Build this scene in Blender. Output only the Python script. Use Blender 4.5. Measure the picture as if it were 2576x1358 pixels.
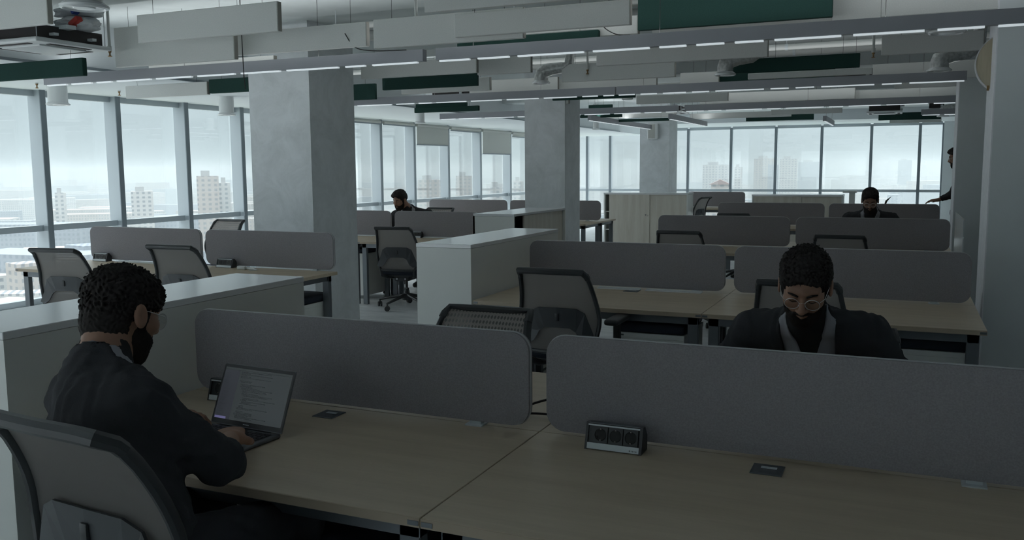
import bpy, bmesh, math, random
import numpy as np
from mathutils import Vector, Matrix

for o in list(bpy.data.objects):
    bpy.data.objects.remove(o)
scene = bpy.context.scene
COL = scene.collection
PI = math.pi

# ------------------------------------------------------------------ camera
cam_d = bpy.data.cameras.new('camera')
cam = bpy.data.objects.new('camera', cam_d)
COL.objects.link(cam)
scene.camera = cam
F_PX = 2225.24
YAW, PITCH, ROLL = math.radians(23.905), math.radians(6.5575), math.radians(-0.408)
fw = Vector((-math.sin(YAW)*math.cos(PITCH), math.cos(YAW)*math.cos(PITCH), -math.sin(PITCH)))
rt = Vector((math.cos(YAW), math.sin(YAW), 0)); up = rt.cross(fw)
r2 = math.cos(ROLL)*rt + math.sin(ROLL)*up
u2 = -math.sin(ROLL)*rt + math.cos(ROLL)*up
M = Matrix((( r2.x, u2.x, -fw.x, 0), (r2.y, u2.y, -fw.y, 0), (r2.z, u2.z, -fw.z, 1.57), (0, 0, 0, 1)))
cam.matrix_world = M
cam_d.sensor_width = 36
cam_d.lens = 36*F_PX/2576
cam_d.clip_start = 0.05
cam_d.clip_end = 20000
cam_d.dof.use_dof = False

# ------------------------------------------------------------------ world / exposure
world = bpy.data.worlds.new('world'); scene.world = world
world.use_nodes = True
wn = world.node_tree.nodes; wl = world.node_tree.links
bg = wn['Background']
tc = wn.new('ShaderNodeTexCoord'); sep = wn.new('ShaderNodeSeparateXYZ')
wl.new(tc.outputs['Generated'], sep.inputs[0])
ramp = wn.new('ShaderNodeValToRGB')
el = ramp.color_ramp.elements
el[0].position = 0.0; el[0].color = (0.49, 0.59, 0.635, 1)
el[1].position = 1.0; el[1].color = (6.6, 7.0, 7.2, 1)
e_ = el.new(0.22); e_.color = (0.52, 0.61, 0.66, 1)
e_ = el.new(0.5); e_.color = (4.4, 4.7, 4.9, 1)
wl.new(sep.outputs['Z'], ramp.inputs[0]); wl.new(ramp.outputs[0], bg.inputs[0])
bg.inputs[1].default_value = 1.0
scene.view_settings.view_transform = 'Standard'
scene.view_settings.look = 'None'
scene.view_settings.gamma = 1
scene.view_settings.use_curve_mapping = False
scene.view_settings.exposure = 0.2
cy = scene.cycles
cy.max_bounces = 7; cy.diffuse_bounces = 5; cy.glossy_bounces = 3
cy.transparent_max_bounces = 10; cy.transmission_bounces = 4; cy.volume_bounces = 2
cy.sample_clamp_indirect = 4.0
cy.use_denoising = True
cy.caustics_reflective = False; cy.caustics_refractive = False

# ------------------------------------------------------------------ materials
MATS = {}
def mat(name, col, rough=0.6, metal=0.0, spec=0.5, noise=None, bump=0.0, bscale=60.0, sheen=0.0, emit=None):
    """noise=(scale, amount, detail, stretch): soft colour variation"""
    if name in MATS: return MATS[name]
    m = bpy.data.materials.new(name); m.use_nodes = True
    nt = m.node_tree; n = nt.nodes; l = nt.links
    b = n['Principled BSDF']
    b.inputs['Base Color'].default_value = (*col, 1)
    b.inputs['Roughness'].default_value = rough
    b.inputs['Metallic'].default_value = metal
    b.inputs['Specular IOR Level'].default_value = spec
    if sheen: b.inputs['Sheen Weight'].default_value = sheen
    if emit:
        b.inputs['Emission Color'].default_value = (*emit[:3], 1); b.inputs['Emission Strength'].default_value = emit[3]
    t = n.new('ShaderNodeTexCoord')
    if noise:
        mp = n.new('ShaderNodeMapping'); mp.inputs['Scale'].default_value = noise[3] if len(noise) > 3 else (1, 1, 1)
        l.new(t.outputs['Object'], mp.inputs[0])
        nz = n.new('ShaderNodeTexNoise'); nz.inputs['Scale'].default_value = noise[0]; nz.inputs['Detail'].default_value = noise[2]
        l.new(mp.outputs[0], nz.inputs['Vector'])
        mx = n.new('ShaderNodeMix'); mx.data_type = 'RGBA'
        a = noise[1]
        mx.inputs['A'].default_value = (*[max(0, c*(1-a)) for c in col], 1)
        mx.inputs['B'].default_value = (*[min(1, c*(1+a)) for c in col], 1)
        cr = n.new('ShaderNodeMapRange'); cr.inputs['From Min'].default_value = .3; cr.inputs['From Max'].default_value = .7
        l.new(nz.outputs['Fac'], cr.inputs[0]); l.new(cr.outputs[0], mx.inputs['Factor']); l.new(mx.outputs['Result'], b.inputs['Base Color'])
    if bump:
        nb = n.new('ShaderNodeTexNoise'); nb.inputs['Scale'].default_value = bscale; nb.inputs['Detail'].default_value = 4
        l.new(t.outputs['Object'], nb.inputs['Vector'])
        bp = n.new('ShaderNodeBump'); bp.inputs['Strength'].default_value = bump; bp.inputs['Distance'].default_value = 0.004
        l.new(nb.outputs['Fac'], bp.inputs['Height']); l.new(bp.outputs[0], b.inputs['Normal'])
    MATS[name] = m
    return m

def wood(name, c1, c2, rough=0.38):
    m = mat(name, c1, rough)
    nt = m.node_tree; n = nt.nodes; l = nt.links; b = n['Principled BSDF']
    t = n.new('ShaderNodeTexCoord'); mp = n.new('ShaderNodeMapping')
    mp.inputs['Scale'].default_value = (0.55, 6.0, 6.0) if 'vertical' not in name else (6.0, 6.0, 0.5)
    l.new(t.outputs['Object'], mp.inputs[0])
    a = n.new('ShaderNodeTexNoise'); a.inputs['Scale'].default_value = 2.2; a.inputs['Detail'].default_value = 6; a.inputs['Distortion'].default_value = .4
    c = n.new('ShaderNodeTexNoise'); c.inputs['Scale'].default_value = 16; c.inputs['Detail'].default_value = 3
    l.new(mp.outputs[0], a.inputs['Vector']); l.new(mp.outputs[0], c.inputs['Vector'])
    ad = n.new('ShaderNodeMath'); ad.operation = 'MULTIPLY_ADD'; ad.inputs[1].default_value = .35
    l.new(c.outputs['Fac'], ad.inputs[0]); l.new(a.outputs['Fac'], ad.inputs[2])
    r = n.new('ShaderNodeValToRGB')
    r.color_ramp.elements[0].position = .45; r.color_ramp.elements[0].color = (*c2, 1)
    r.color_ramp.elements[1].position = .85; r.color_ramp.elements[1].color = (*c1, 1)
    l.new(ad.outputs[0], r.inputs[0]); l.new(r.outputs[0], b.inputs['Base Color'])
    return m

def glass_mat(name, tint=(0.97, 0.985, 0.98), gloss=0.06):
    m = bpy.data.materials.new(name); m.use_nodes = True
    nt = m.node_tree; n = nt.nodes; l = nt.links
    n.remove(n['Principled BSDF'])
    tr = n.new('ShaderNodeBsdfTransparent'); tr.inputs[0].default_value = (*tint, 1)
    gl = n.new('ShaderNodeBsdfGlossy'); gl.inputs['Roughness'].default_value = 0.02
    lw = n.new('ShaderNodeLayerWeight'); lw.inputs[0].default_value = .25
    mu = n.new('ShaderNodeMath'); mu.operation = 'MULTIPLY_ADD'; mu.inputs[1].default_value = .25; mu.inputs[2].default_value = gloss
    l.new(lw.outputs['Fresnel'], mu.inputs[0])
    mx = n.new('ShaderNodeMixShader')
    l.new(mu.outputs[0], mx.inputs[0]); l.new(tr.outputs[0], mx.inputs[1]); l.new(gl.outputs[0], mx.inputs[2])
    l.new(mx.outputs[0], n['Material Output'].inputs[0])
    MATS[name] = m
    return m

def mesh_fabric(name, col, dark, holes=(70, 50), cover=.45, clear=.25, transl=.5):
    """woven chair mesh: staggered small oval openings from a periodic pattern in object space"""
    m = bpy.data.materials.new(name); m.use_nodes = True
    nt = m.node_tree; n = nt.nodes; l = nt.links
    b = n['Principled BSDF']; b.inputs['Roughness'].default_value = .75
    t = n.new('ShaderNodeTexCoord'); s = n.new('ShaderNodeSeparateXYZ'); l.new(t.outputs['Object'], s.inputs[0])
    def mth(op, a, bb=None):
        q = n.new('ShaderNodeMath'); q.operation = op
        for i, v in enumerate((a, bb)):
            if v is None: continue
            if isinstance(v, (int, float)): q.inputs[i].default_value = v
            else: l.new(v, q.inputs[i])
        return q.outputs[0]
    x = mth('MULTIPLY', s.outputs['X'], holes[0]*PI); z = mth('MULTIPLY', s.outputs['Z'], holes[1]*PI)
    p = mth('MULTIPLY', mth('SINE', mth('ADD', x, z)), mth('SINE', mth('SUBTRACT', x, z)))
    h = mth('GREATER_THAN', p, cover)
    mc = n.new('ShaderNodeMix'); mc.data_type = 'RGBA'; mc.inputs['A'].default_value = (*col, 1); mc.inputs['B'].default_value = (*dark, 1)
    l.new(h, mc.inputs['Factor']); l.new(mc.outputs['Result'], b.inputs['Base Color'])
    tl = n.new('ShaderNodeBsdfTranslucent'); tl.inputs[0].default_value = (.75, .72, .70, 1); m1 = n.new('ShaderNodeMixShader'); m1.inputs[0].default_value = transl
    l.new(b.outputs[0], m1.inputs[1]); l.new(tl.outputs[0], m1.inputs[2])
    tr = n.new('ShaderNodeBsdfTransparent'); mx = n.new('ShaderNodeMixShader')
    l.new(mth('MULTIPLY', h, clear), mx.inputs[0]); l.new(m1.outputs[0], mx.inputs[1]); l.new(tr.outputs[0], mx.inputs[2])
    l.new(mx.outputs[0], n['Material Output'].inputs[0])
    MATS[name] = m
    return m

def concrete(name, c1, c2):
    m = mat(name, c1, .55)
    nt = m.node_tree; n = nt.nodes; l = nt.links; b = n['Principled BSDF']
    t = n.new('ShaderNodeTexCoord')
    a = n.new('ShaderNodeTexNoise'); a.inputs['Scale'].default_value = 3.0; a.inputs['Detail'].default_value = 9; a.inputs['Roughness'].default_value = .72; a.inputs['Distortion'].default_value = .6
    l.new(t.outputs['Object'], a.inputs['Vector'])
    r = n.new('ShaderNodeValToRGB'); e = r.color_ramp.elements
    e[0].position = .32; e[0].color = (*c2, 1); e[1].position = .6; e[1].color = (*c1, 1)
    l.new(a.outputs['Fac'], r.inputs[0]); l.new(r.outputs[0], b.inputs['Base Color'])
    bp = n.new('ShaderNodeBump'); bp.inputs['Strength'].default_value = .25; bp.inputs['Distance'].default_value = .01
    l.new(a.outputs['Fac'], bp.inputs['Height']); l.new(bp.outputs[0], b.inputs['Normal'])
    return m

def carpet(name):
    m = mat(name, (.2, .22, .23), .45, spec=.5)
    nt = m.node_tree; n = nt.nodes; l = nt.links; b = n['Principled BSDF']
    t = n.new('ShaderNodeTexCoord')
    a = n.new('ShaderNodeTexNoise'); a.inputs['Scale'].default_value = 2.5; a.inputs['Detail'].default_value = 8; a.inputs['Roughness'].default_value = .75
    mp = n.new('ShaderNodeMapping'); mp.inputs['Scale'].default_value = (1, 3.5, 1); l.new(t.outputs['Object'], mp.inputs[0]); l.new(mp.outputs[0], a.inputs['Vector'])
    r = n.new('ShaderNodeValToRGB'); e = r.color_ramp.elements
    e[0].position = .35; e[0].color = (.52, .545, .56, 1); e[1].position = .65; e[1].color = (.78, .80, .81, 1)
    l.new(a.outputs['Fac'], r.inputs[0]); l.new(r.outputs[0], b.inputs['Base Color'])
    return m

def screen_code(name):
    """laptop screen: pale editor window with grey text lines"""
    m = bpy.data.materials.new(name); m.use_nodes = True
    nt = m.node_tree; n = nt.nodes; l = nt.links
    b = n['Principled BSDF']; b.inputs['Base Color'].default_value = (.01, .01, .012, 1); b.inputs['Roughness'].default_value = .25
    b.inputs['Emission Color'].default_value = (.045, .054, .057, 1); b.inputs['Emission Strength'].default_value = 0.42
    MATS[name] = m
    return m

wood('desk_laminate', (.60, .50, .375), (.50, .41, .30))
wood('wood_door_vertical', (.72, .68, .60), (.62, .57, .49), .5)
mat('desk_edge', (.44, .36, .27), .45)
mat('steel_grey', (.16, .175, .19), .4, .6)
mat('dark_metal', (.05, .052, .055), .45)
mat('screen_fabric', (.31, .295, .312), .9, spec=.15, noise=(220, .10, 2), bump=.25, bscale=900)
mat('screen_piping', (.52, .53, .54), .6)
mat('cabinet_white', (.74, .75, .72), .3, noise=(3, .02, 2))
mat('cabinet_top', (.80, .81, .82), .16, spec=.8)
mat('navy_fabric', (.032, .038, .052), .9, spec=.2)
mat('chair_plastic', (.040, .043, .046), .42)
mat('chair_lumbar', (.05, .054, .06), .4)
mat('chrome', (.5, .5, .52), .2, .9)
mesh_fabric('chair_mesh', (.40, .355, .33), (.045, .042, .04), (62, 46), .22, .35, .35)
mesh_fabric('chair_lining', (.23, .225, .225), (.21, .21, .205), (160, 120), -2., .22, .55)
mat('baffle_white', (.70, .71, .69), .9, spec=.1, noise=(150, .04, 2))
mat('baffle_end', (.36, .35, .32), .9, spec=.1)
mat('baffle_green', (.026, .062, .054), .92, spec=.1, noise=(150, .08, 2))
mat('ceiling_paint', (.66, .70, .70), .85, spec=.2, noise=(4, .05, 5), bump=.3, bscale=25)
mat('soffit_paint', (.74, .78, .80), .8, spec=.2)
mat('wall_paint', (.68, .72, .73), .75, spec=.3, noise=(2, .04, 4))
mat('wall_lit_side', (.84, .85, .88), .7, spec=.3, noise=(20, .05, 5))  # lighter wall tone: window light on the pier sides put into colour
concrete('concrete', (.76, .79, .81), (.62, .65, .66))
carpet('carpet')
mat('mullion', (.42, .47, .50), .35, .2)
mat('mullion_dark', (.20, .235, .26), .35, .2)  # darker mullion tone; also paints shade on room-facing mullion sides
mat('lamp_housing', (.30, .31, .335), .45, .2)
mat('diffuser', (.8, .82, .84), .5, emit=(.85, .95, 1.0, .42))
mat('pipe_white', (.58, .59, .57), .5)
mat('valve_white', (.74, .76, .76), .25)
mat('duct_foil', (.50, .51, .50), .35, .4, noise=(40, .25, 4), bump=.9, bscale=30)
mat('brass', (.30, .19, .09), .4, .8)
mat('ac_dark', (.028, .025, .026), .7)
mat('ac_white', (.66, .68, .69), .4)
mat('bag_white', (.60, .62, .64), .35, bump=.8, bscale=14)
mat('red_tape', (.45, .03, .02), .5)
mat('blue_tape', (.03, .08, .35), .5)
mat('cable_dark', (.03, .03, .03), .6)
mat('blind', (.52, .53, .50), .9, spec=.1)
mat('alu', (.56, .60, .62), .38, .1)
mat('socket_black', (.03, .032, .035), .4)
mat('socket_hole', (.005, .005, .005), .6)
mat('skin', (.33, .185, .125), .55, noise=(30, .08, 3))
mat('lip', (.30, .12, .09), .5)
mat('hair_black', (.032, .028, .027), .75, spec=.15)
mat('beard_black', (.028, .024, .022), .85, spec=.1)
mat('jacket_black', (.050, .051, .056), .92, spec=.12, bump=.3, bscale=200)
mat('shirt_grey', (.34, .34, .37), .85, spec=.15)
mat('tshirt_black', (.032, .032, .034), .9, spec=.1)
mat('trousers_black', (.045, .045, .05), .9, spec=.1)
mat('shoe_black', (.03, .03, .03), .5)
mat('eye_white', (.5, .48, .45), .3)
mat('wire_rim', (.75, .75, .76), .3, .6)
mat('laptop_alu', (.20, .205, .22), .35, .7)
mat('laptop_black', (.012, .011, .014), .3)
mat('key_black', (.02, .018, .024), .5)
screen_code('laptop_screen')
mat('screen_sidebar', (.01, .01, .012), .3, emit=(.040, .044, .056, .42))
mat('screen_text', (.01, .01, .012), .3, emit=(.008, .012, .012, .42))
mat('screen_blue', (.01, .01, .012), .3, emit=(.10, .095, .20, .8))
mat('sign_beige', (.47, .42, .31), .6, noise=(80, .05, 3, (1, 1, .1)))
mat('sign_rim', (.62, .63, .64), .5)
mat('plant_leaf', (.03, .035, .02), .7)
glass_mat('window_glass')
glass_mat('lens_glass', (.97, .98, .98), .015)
mat('acrylic', (.74, .78, .80), .25)
mat('sock', (.6, .6, .6), .9)

# ------------------------------------------------------------------ mesh helpers
class MB:
    def __init__(s): s.bm = bmesh.new()
    def box(s, x0, y0, z0, x1, y1, z1, bev=0.0, rot=None, org=None, seg=2):
        r = bmesh.ops.create_cube(s.bm, size=1.0)
        vs = r['verts']
        cx, cy_, cz = (x0+x1)/2, (y0+y1)/2, (z0+z1)/2
        for v in vs:
            v.co = Vector((cx+v.co.x*(x1-x0), cy_+v.co.y*(y1-y0), cz+v.co.z*(z1-z0)))
        if bev > 0:
            es = list({e for v in vs for e in v.link_edges})
            rr = bmesh.ops.bevel(s.bm, geom=es, offset=bev, segments=seg, affect='EDGES', profile=.5)
            vs = list({v for f in rr['faces'] for v in f.verts} | {v for v in vs if v.is_valid})
        if rot is not None:
            o = Vector(org or (cx, cy_, cz))
            for v in vs: v.co = o + rot @ (v.co - o)
        return s
    def ring(s, pts, closed=False):
        return [s.bm.verts.new(p) for p in pts]
    def tube(s, path, r, n=8, cap=True, flat=None):
        """round tube along a path; r number or list; flat=(a,b) scales along local axes"""
        P = [Vector(p) for p in path]
        rs = r if isinstance(r, (list, tuple)) else [r]*len(P)
        prev = None; rings = []
        for i, p in enumerate(P):
            t = (P[min(i+1, len(P)-1)] - P[max(i-1, 0)]).normalized()
            if prev is None:
                a = Vector((0, 0, 1)) if abs(t.z) < .9 else Vector((0, 1, 0))
                nrm = t.cross(a).normalized()
            else:
                nrm = (prev - t*prev.dot(t)).normalized()
            prev = nrm; b = t.cross(nrm)
            fa, fb = flat if flat else (1, 1)
            rings.append([s.bm.verts.new(p + rs[i]*(fa*math.cos(2*PI*k/n)*nrm + fb*math.sin(2*PI*k/n)*b)) for k in range(n)])
        for A, B in zip(rings, rings[1:]):
            for k in range(n): s.bm.faces.new((A[k], A[(k+1) % n], B[(k+1) % n], B[k]))
        if cap:
            s.bm.faces.new(rings[0][::-1]); s.bm.faces.new(rings[-1])
        return s
    def lathe(s, prof, c=(0, 0, 0), n=24, axis='z'):
        c = Vector(c); rings = []
        for r, h in prof:
            pts = []
            for k in range(n):
                a = 2*PI*k/n
                x, y = r*math.cos(a), r*math.sin(a)
                v = {'z': Vector((x, y, h)), 'x': Vector((h, x, y)), 'y': Vector((x, h, y))}[axis]
                pts.append(s.bm.verts.new(c+v))
            rings.append(pts)
        for A, B in zip(rings, rings[1:]):
            for k in range(n): s.bm.faces.new((A[k], A[(k+1) % n], B[(k+1) % n], B[k]))
        s.bm.faces.new(rings[0][::-1]); s.bm.faces.new(rings[-1])
        return s
    def prism(s, pts, axis, a, b):
        """extrude a 2D polygon between a and b along axis; pts are the other two coordinates"""
        def mk(p, h):
            return {'x': (h, p[0], p[1]), 'y': (p[0], h, p[1]), 'z': (p[0], p[1], h)}[axis]
        A = [s.bm.verts.new(mk(p, a)) for p in pts]; B = [s.bm.verts.new(mk(p, b)) for p in pts]
        n = len(pts)
        for k in range(n): s.bm.faces.new((A[k], A[(k+1) % n], B[(k+1) % n], B[k]))
        s.bm.faces.new(A[::-1]); s.bm.faces.new(B)
        return s
    def grid(s, f, nu, nv, thick=0.0):
        V = [[s.bm.verts.new(f(i/nu, j/nv)) for j in range(nv+1)] for i in range(nu+1)]
        for i in range(nu):
            for j in range(nv): s.bm.faces.new((V[i][j], V[i+1][j], V[i+1][j+1], V[i][j+1]))
        return s
    def sphere(s, c, r, n=12, sc=(1, 1, 1)):
        rr = bmesh.ops.create_uvsphere(s.bm, u_segments=n, v_segments=max(6, n//2+2), radius=r)
        for v in rr['verts']: v.co = Vector(c) + Vector((v.co.x*sc[0], v.co.y*sc[1], v.co.z*sc[2]))
        return s
    def build(s, name, m, parent=None, smooth=False, loc=None):
        bmesh.ops.recalc_face_normals(s.bm, faces=s.bm.faces)
        me = bpy.data.meshes.new(name)
        s.bm.to_mesh(me); s.bm.free()
        me.materials.append(MATS[m])
        if smooth:
            me.polygons.foreach_set('use_smooth', [True]*len(me.polygons))
            if hasattr(me, 'set_sharp_from_angle'): me.set_sharp_from_angle(angle=math.radians(40))
        o = bpy.data.objects.new(name, me); COL.objects.link(o)
        if parent is not None: o.parent = parent
        if loc is not None: o.location = loc
        return o

def tag(o, label, cat, group=None):
    o['label'] = label; o['category'] = cat
    if group: o['group'] = group
    return o
def struct(o):
    o['kind'] = 'structure'; return o
def thing(name, label, cat, loc=(0, 0, 0), rz=0.0, group=None):
    o = bpy.data.objects.new(name, None); COL.objects.link(o)
    o.location = loc; o.rotation_euler = (0, 0, rz); o.empty_display_size = .1
    return tag(o, label, cat, group)
KIDS = {}
def copy_tree(o, parent=None):
    c = o.copy(); COL.objects.link(c)
    if parent is not None: c.parent = parent
    for ch in [k for k in o.children]: copy_tree(ch, c)
    return c
def rrect(x0, z0, x1, z1, r, n=6):
    pts = []
    for cx, cz, a0 in ((x1-r, z1-r, 0), (x0+r, z1-r, 90), (x0+r, z0+r, 180), (x1-r, z0+r, 270)):
        for k in range(n+1):
            a = math.radians(a0+90*k/n); pts.append((cx+r*math.cos(a), cz+r*math.sin(a)))
    return pts

# ------------------------------------------------------------------ room shell
XF, YF, YB, XR = -9.3, 25.8, -4.0, 2.6
ZC = 2.95
struct(MB().box(XF-.25, YB-.2, -.25, XR+.4, YF+.2, 0).build('floor', 'carpet'))
struct(MB().box(XF-.25, YB-.2, ZC, XR+.4, YF+.2, ZC+.3).build('ceiling', 'ceiling_paint'))
struct(MB().box(XF-.25, YB, 2.52, -7.1, YF, ZC).build('trim_1', 'soffit_paint'))
struct(MB().box(-7.1, YB, 2.52, -7.07, YF-2.6, 2.545).build('trim_2', 'mullion_dark'))
struct(MB().box(-7.1, 23.4, 2.70, XR+.2, YF+.2, ZC).build('trim_3', 'soffit_paint'))
m = MB(); m.box(XF-.2, YB-.2, 2.52, XR+.2, YB, ZC); m.box(-2.1, YB-.2, 0, XR+.2, YB, 2.52); struct(m.build('wall_back', 'wall_paint'))
struct(MB().box(XR, YB, 0, XR+.2, YF+.2, ZC).build('wall_right', 'wall_paint'))
w = MB().box(.5, 6.47, 0, XR, 7.04, ZC); struct(w.build('wall_pier_near', 'wall_paint'))
struct(MB().box(.492, 6.47, 0, .50, 7.04, ZC).build('trim_4', 'wall_lit_side'))  # thin pale strip paints the lit side of the near pier
struct(MB().box(.5, 10.83, 0, XR, 11.46, ZC).build('wall_pier_far', 'wall_paint'))
struct(MB().box(.492, 10.83, 0, .50, 11.46, ZC).build('trim_5', 'wall_lit_side'))  # far pier's lit side, likewise painted as a pale strip
struct(MB().box(.87, YF-.12, 0, XR, YF+.2, ZC).build('wall_far', 'wall_paint'))
struct(MB().box(.88, 16.9, 0, XR, 17.3, ZC).build('wall_side_far', 'wall_paint'))
struct(MB().box(.49, 6.455, 0, XR, 6.47, .08).build('baseboard_near', 'steel_grey'))

ML = [YB, -1.2, 1.4, 3.9, 5.15, 6.26, 7.41, 8.5, 9.69, 10.84, 12.1, 13.4, 14.77, 16.05, 17.55, 19.18, 20.94, 22.6, 24.2, YF]
HL = 2.50
wi = 0
def window_bay(axis, a, b, fixed, sgn, head, n):
    """one glazed bay: frame (head, sill, transom) with its glass as a child"""
    f = MB(); g = MB()
    def bx(m, u0, u1, v0, v1, z0, z1):
        if axis == 'y': m.box(min(v0, v1), u0, z0, max(v0, v1), u1, z1)
        else: m.box(u0, min(v0, v1), z0, u1, max(v0, v1), z1)
    o = fixed
    bx(f, a+.035, b-.035, o, o+sgn*.10, .865, .935)
    bx(f, a+.035, b-.035, o, o+sgn*.10, 0, .07)
    bx(f, a+.035, b-.035, o, o+sgn*.08, head-.05, head+.03)
    fr = struct(f.build('window_%d' % n, 'mullion'))
    bx(g, a+.03, b-.03, o-sgn*.03, o-sgn*.045, .0, head)
    g.build('pane', 'window_glass', fr)
    return fr
for a, b in zip(ML, ML[1:]):
    wi += 1; window_bay('y', a, b, XF-.17, 1, HL, wi)
for a, b in ((XF, -6.9), (-6.9, -4.5), (-4.5, -2.1)):  # unseen windows behind the camera, added to light camera-facing surfaces
    wi += 1; window_bay('x', a, b, YB-.06, 1, HL, wi)
FX = [XF, -8.89, -8.16, -7.0, -5.8, -4.57, -3.34, -2.13, -.87, .31, .87]
for a, b in zip(FX, FX[1:]):
    wi += 1; window_bay('x', a, b, YF+.06, -1, 2.67, wi)
tn = 5
for y in ML[1:]:
    tn += 1
    m = MB().box(XF-.2, y-.035, 0, XF, y+.035, 2.52)
    o = struct(m.build('trim_%d' % tn, 'mullion'))
    MB().box(XF-.001, y-.037, 0, XF+.012, y+.037, 2.52).build('shade_strip', 'mullion_dark', o)  # shade of the room-facing side put into a darker strip
    MB().box(XF-.03, y-.06, .87, XF+.035, y-.036, .93).build('bracket', 'mullion_dark', o)
for x in FX[1:]:
    tn += 1
    m = MB().box(x-.035, YF-.04, 0, x+.035, YF+.09, 2.67)
    o = struct(m.build('trim_%d' % tn, 'mullion'))
    MB().box(x-.037, YF-.05, 0, x+.037, YF-.04, 2.67).build('shade_strip', 'mullion_dark', o)  # same painted shade on the far mullions' room side
# concrete columns
def column(x0, y0, x1, y1, label):
    return tag(MB().box(x0, y0, 0, x1, y1, ZC).build('concrete_column', 'concrete'), label, 'column')
column(-5.86, 6.95, -5.15, 7.69, 'thick concrete column nearest the camera, behind the window side desks')
column(-4.76, 11.2, -4.18, 11.8, 'concrete column in the middle of the office, behind the low white cabinets')
column(-5.34, 19.0, -4.69, 19.73, 'farthest concrete column, carrying a small wall speaker')

# roller blinds
def blind(y0, y1, zb, label):
    t = thing('roller_blind', label, 'blind', (XF+.03, (y0+y1)/2, zb), 0, 'roller blinds on the long window wall')
    h = (y1-y0)/2-.06
    MB().box(0, -h, 0, .004, h, 2.5-zb).build('blind_fabric', 'blind', t)
    MB().box(-.006, -h, -.02, .012, h, .004).build('bottom_bar', 'mullion_dark', t)
    MB().tube([(0, -h, 2.47-zb), (0, h, 2.47-zb)], .03).build('blind_roller', 'blind', t)
blind(16.05, 17.55, 2.08, 'pale roller blind pulled a third down, left of two other lowered blinds')
blind(17.55, 19.18, 2.42, 'pale roller blind hardly lowered, between two longer lowered blinds')
blind(19.18, 20.94, 1.93, 'longest lowered pale roller blind, nearest the middle column')
blind(20.94, 22.6, 2.38, 'short roller blind right against the left edge of the middle column')
blind(13.4, 14.77, 2.44, 'rolled up blind at the window just right of the thick column')
blind(14.77, 16.05, 2.44, 'rolled up blind above the seated man by the windows')

# ------------------------------------------------------------------ city outside
random.seed(5)
ZG = -78
m = bpy.data.materials.new('city_ground'); m.use_nodes = True; MATS['city_ground'] = m
n = m.node_tree.nodes; l = m.node_tree.links; b = n['Principled BSDF']; b.inputs['Roughness'].default_value = .9
t = n.new('ShaderNodeTexCoord'); v = n.new('ShaderNodeTexVoronoi'); v.inputs['Scale'].default_value = .012; v.feature = 'F1'
nz = n.new('ShaderNodeTexNoise'); nz.inputs['Scale'].default_value = .006; nz.inputs['Detail'].default_value = 6
l.new(t.outputs['Object'], v.inputs['Vector']); l.new(t.outputs['Object'], nz.inputs['Vector'])
r = n.new('ShaderNodeValToRGB'); e = r.color_ramp.elements
e[0].position = .42; e[0].color = (.055, .075, .05, 1); e[1].position = .55; e[1].color = (.19, .19, .185, 1)
mx = n.new('ShaderNodeMix'); mx.data_type = 'RGBA'; mx.inputs['Factor'].default_value = .35
l.new(nz.outputs['Fac'], r.inputs[0]); l.new(r.outputs[0], mx.inputs['A']); l.new(v.outputs['Color'], mx.inputs['B'])
hs = n.new('ShaderNodeHueSaturation'); hs.inputs['Saturation'].default_value = .35; l.new(mx.outputs['Result'], hs.inputs['Color'])
l.new(hs.outputs[0], b.inputs['Base Color'])
g = MB(); g.grid(lambda u, v: Vector((-5500+8000*u, -2500+9500*v, ZG)), 4, 4)
tag(g.build('city_ground', 'city_ground'), 'hazy city ground far below the office windows', 'ground')['kind'] = 'structure'

def facade(name, c1, c2, sc=(1, 1)):
    m = bpy.data.materials.new(name); m.use_nodes = True; MATS[name] = m
    n = m.node_tree.nodes; l = m.node_tree.links; b = n['Principled BSDF']; b.inputs['Roughness'].default_value = .8
    t = n.new('ShaderNodeTexCoord'); s = n.new('ShaderNodeSeparateXYZ'); l.new(t.outputs['Object'], s.inputs[0])
    def mth(op, a, bb):
        q = n.new('ShaderNodeMath'); q.operation = op
        for i, v in enumerate((a, bb)):
            if isinstance(v, (int, float)): q.inputs[i].default_value = v
            else: l.new(v, q.inputs[i])
        return q.outputs[0]
    hx = mth('GREATER_THAN', mth('SINE', mth('MULTIPLY', mth('ADD', s.outputs['X'], s.outputs['Y']), 1.6*sc[0]), 0.0), .1)
    hz = mth('GREATER_THAN', mth('SINE', mth('MULTIPLY', s.outputs['Z'], 2.0*sc[1]), 0.0), .0)
    w = mth('MULTIPLY', hx, hz)
    mx = n.new('ShaderNodeMix'); mx.data_type = 'RGBA'; mx.inputs['A'].default_value = (*c1, 1); mx.inputs['B'].default_value = (*c2, 1)
    l.new(w, mx.inputs['Factor']); l.new(mx.outputs['Result'], b.inputs['Base Color'])
facade('facade_pale', (.30, .295, .285), (.11, .12, .135))
facade('facade_beige', (.25, .22, .20), (.12, .12, .13))
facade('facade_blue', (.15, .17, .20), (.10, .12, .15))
mat('roof_grey', (.22, .22, .22), .8); mat('roof_red', (.16, .10, .09), .8); mat('tree_crown', (.10, .15, .07), .9)

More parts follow.
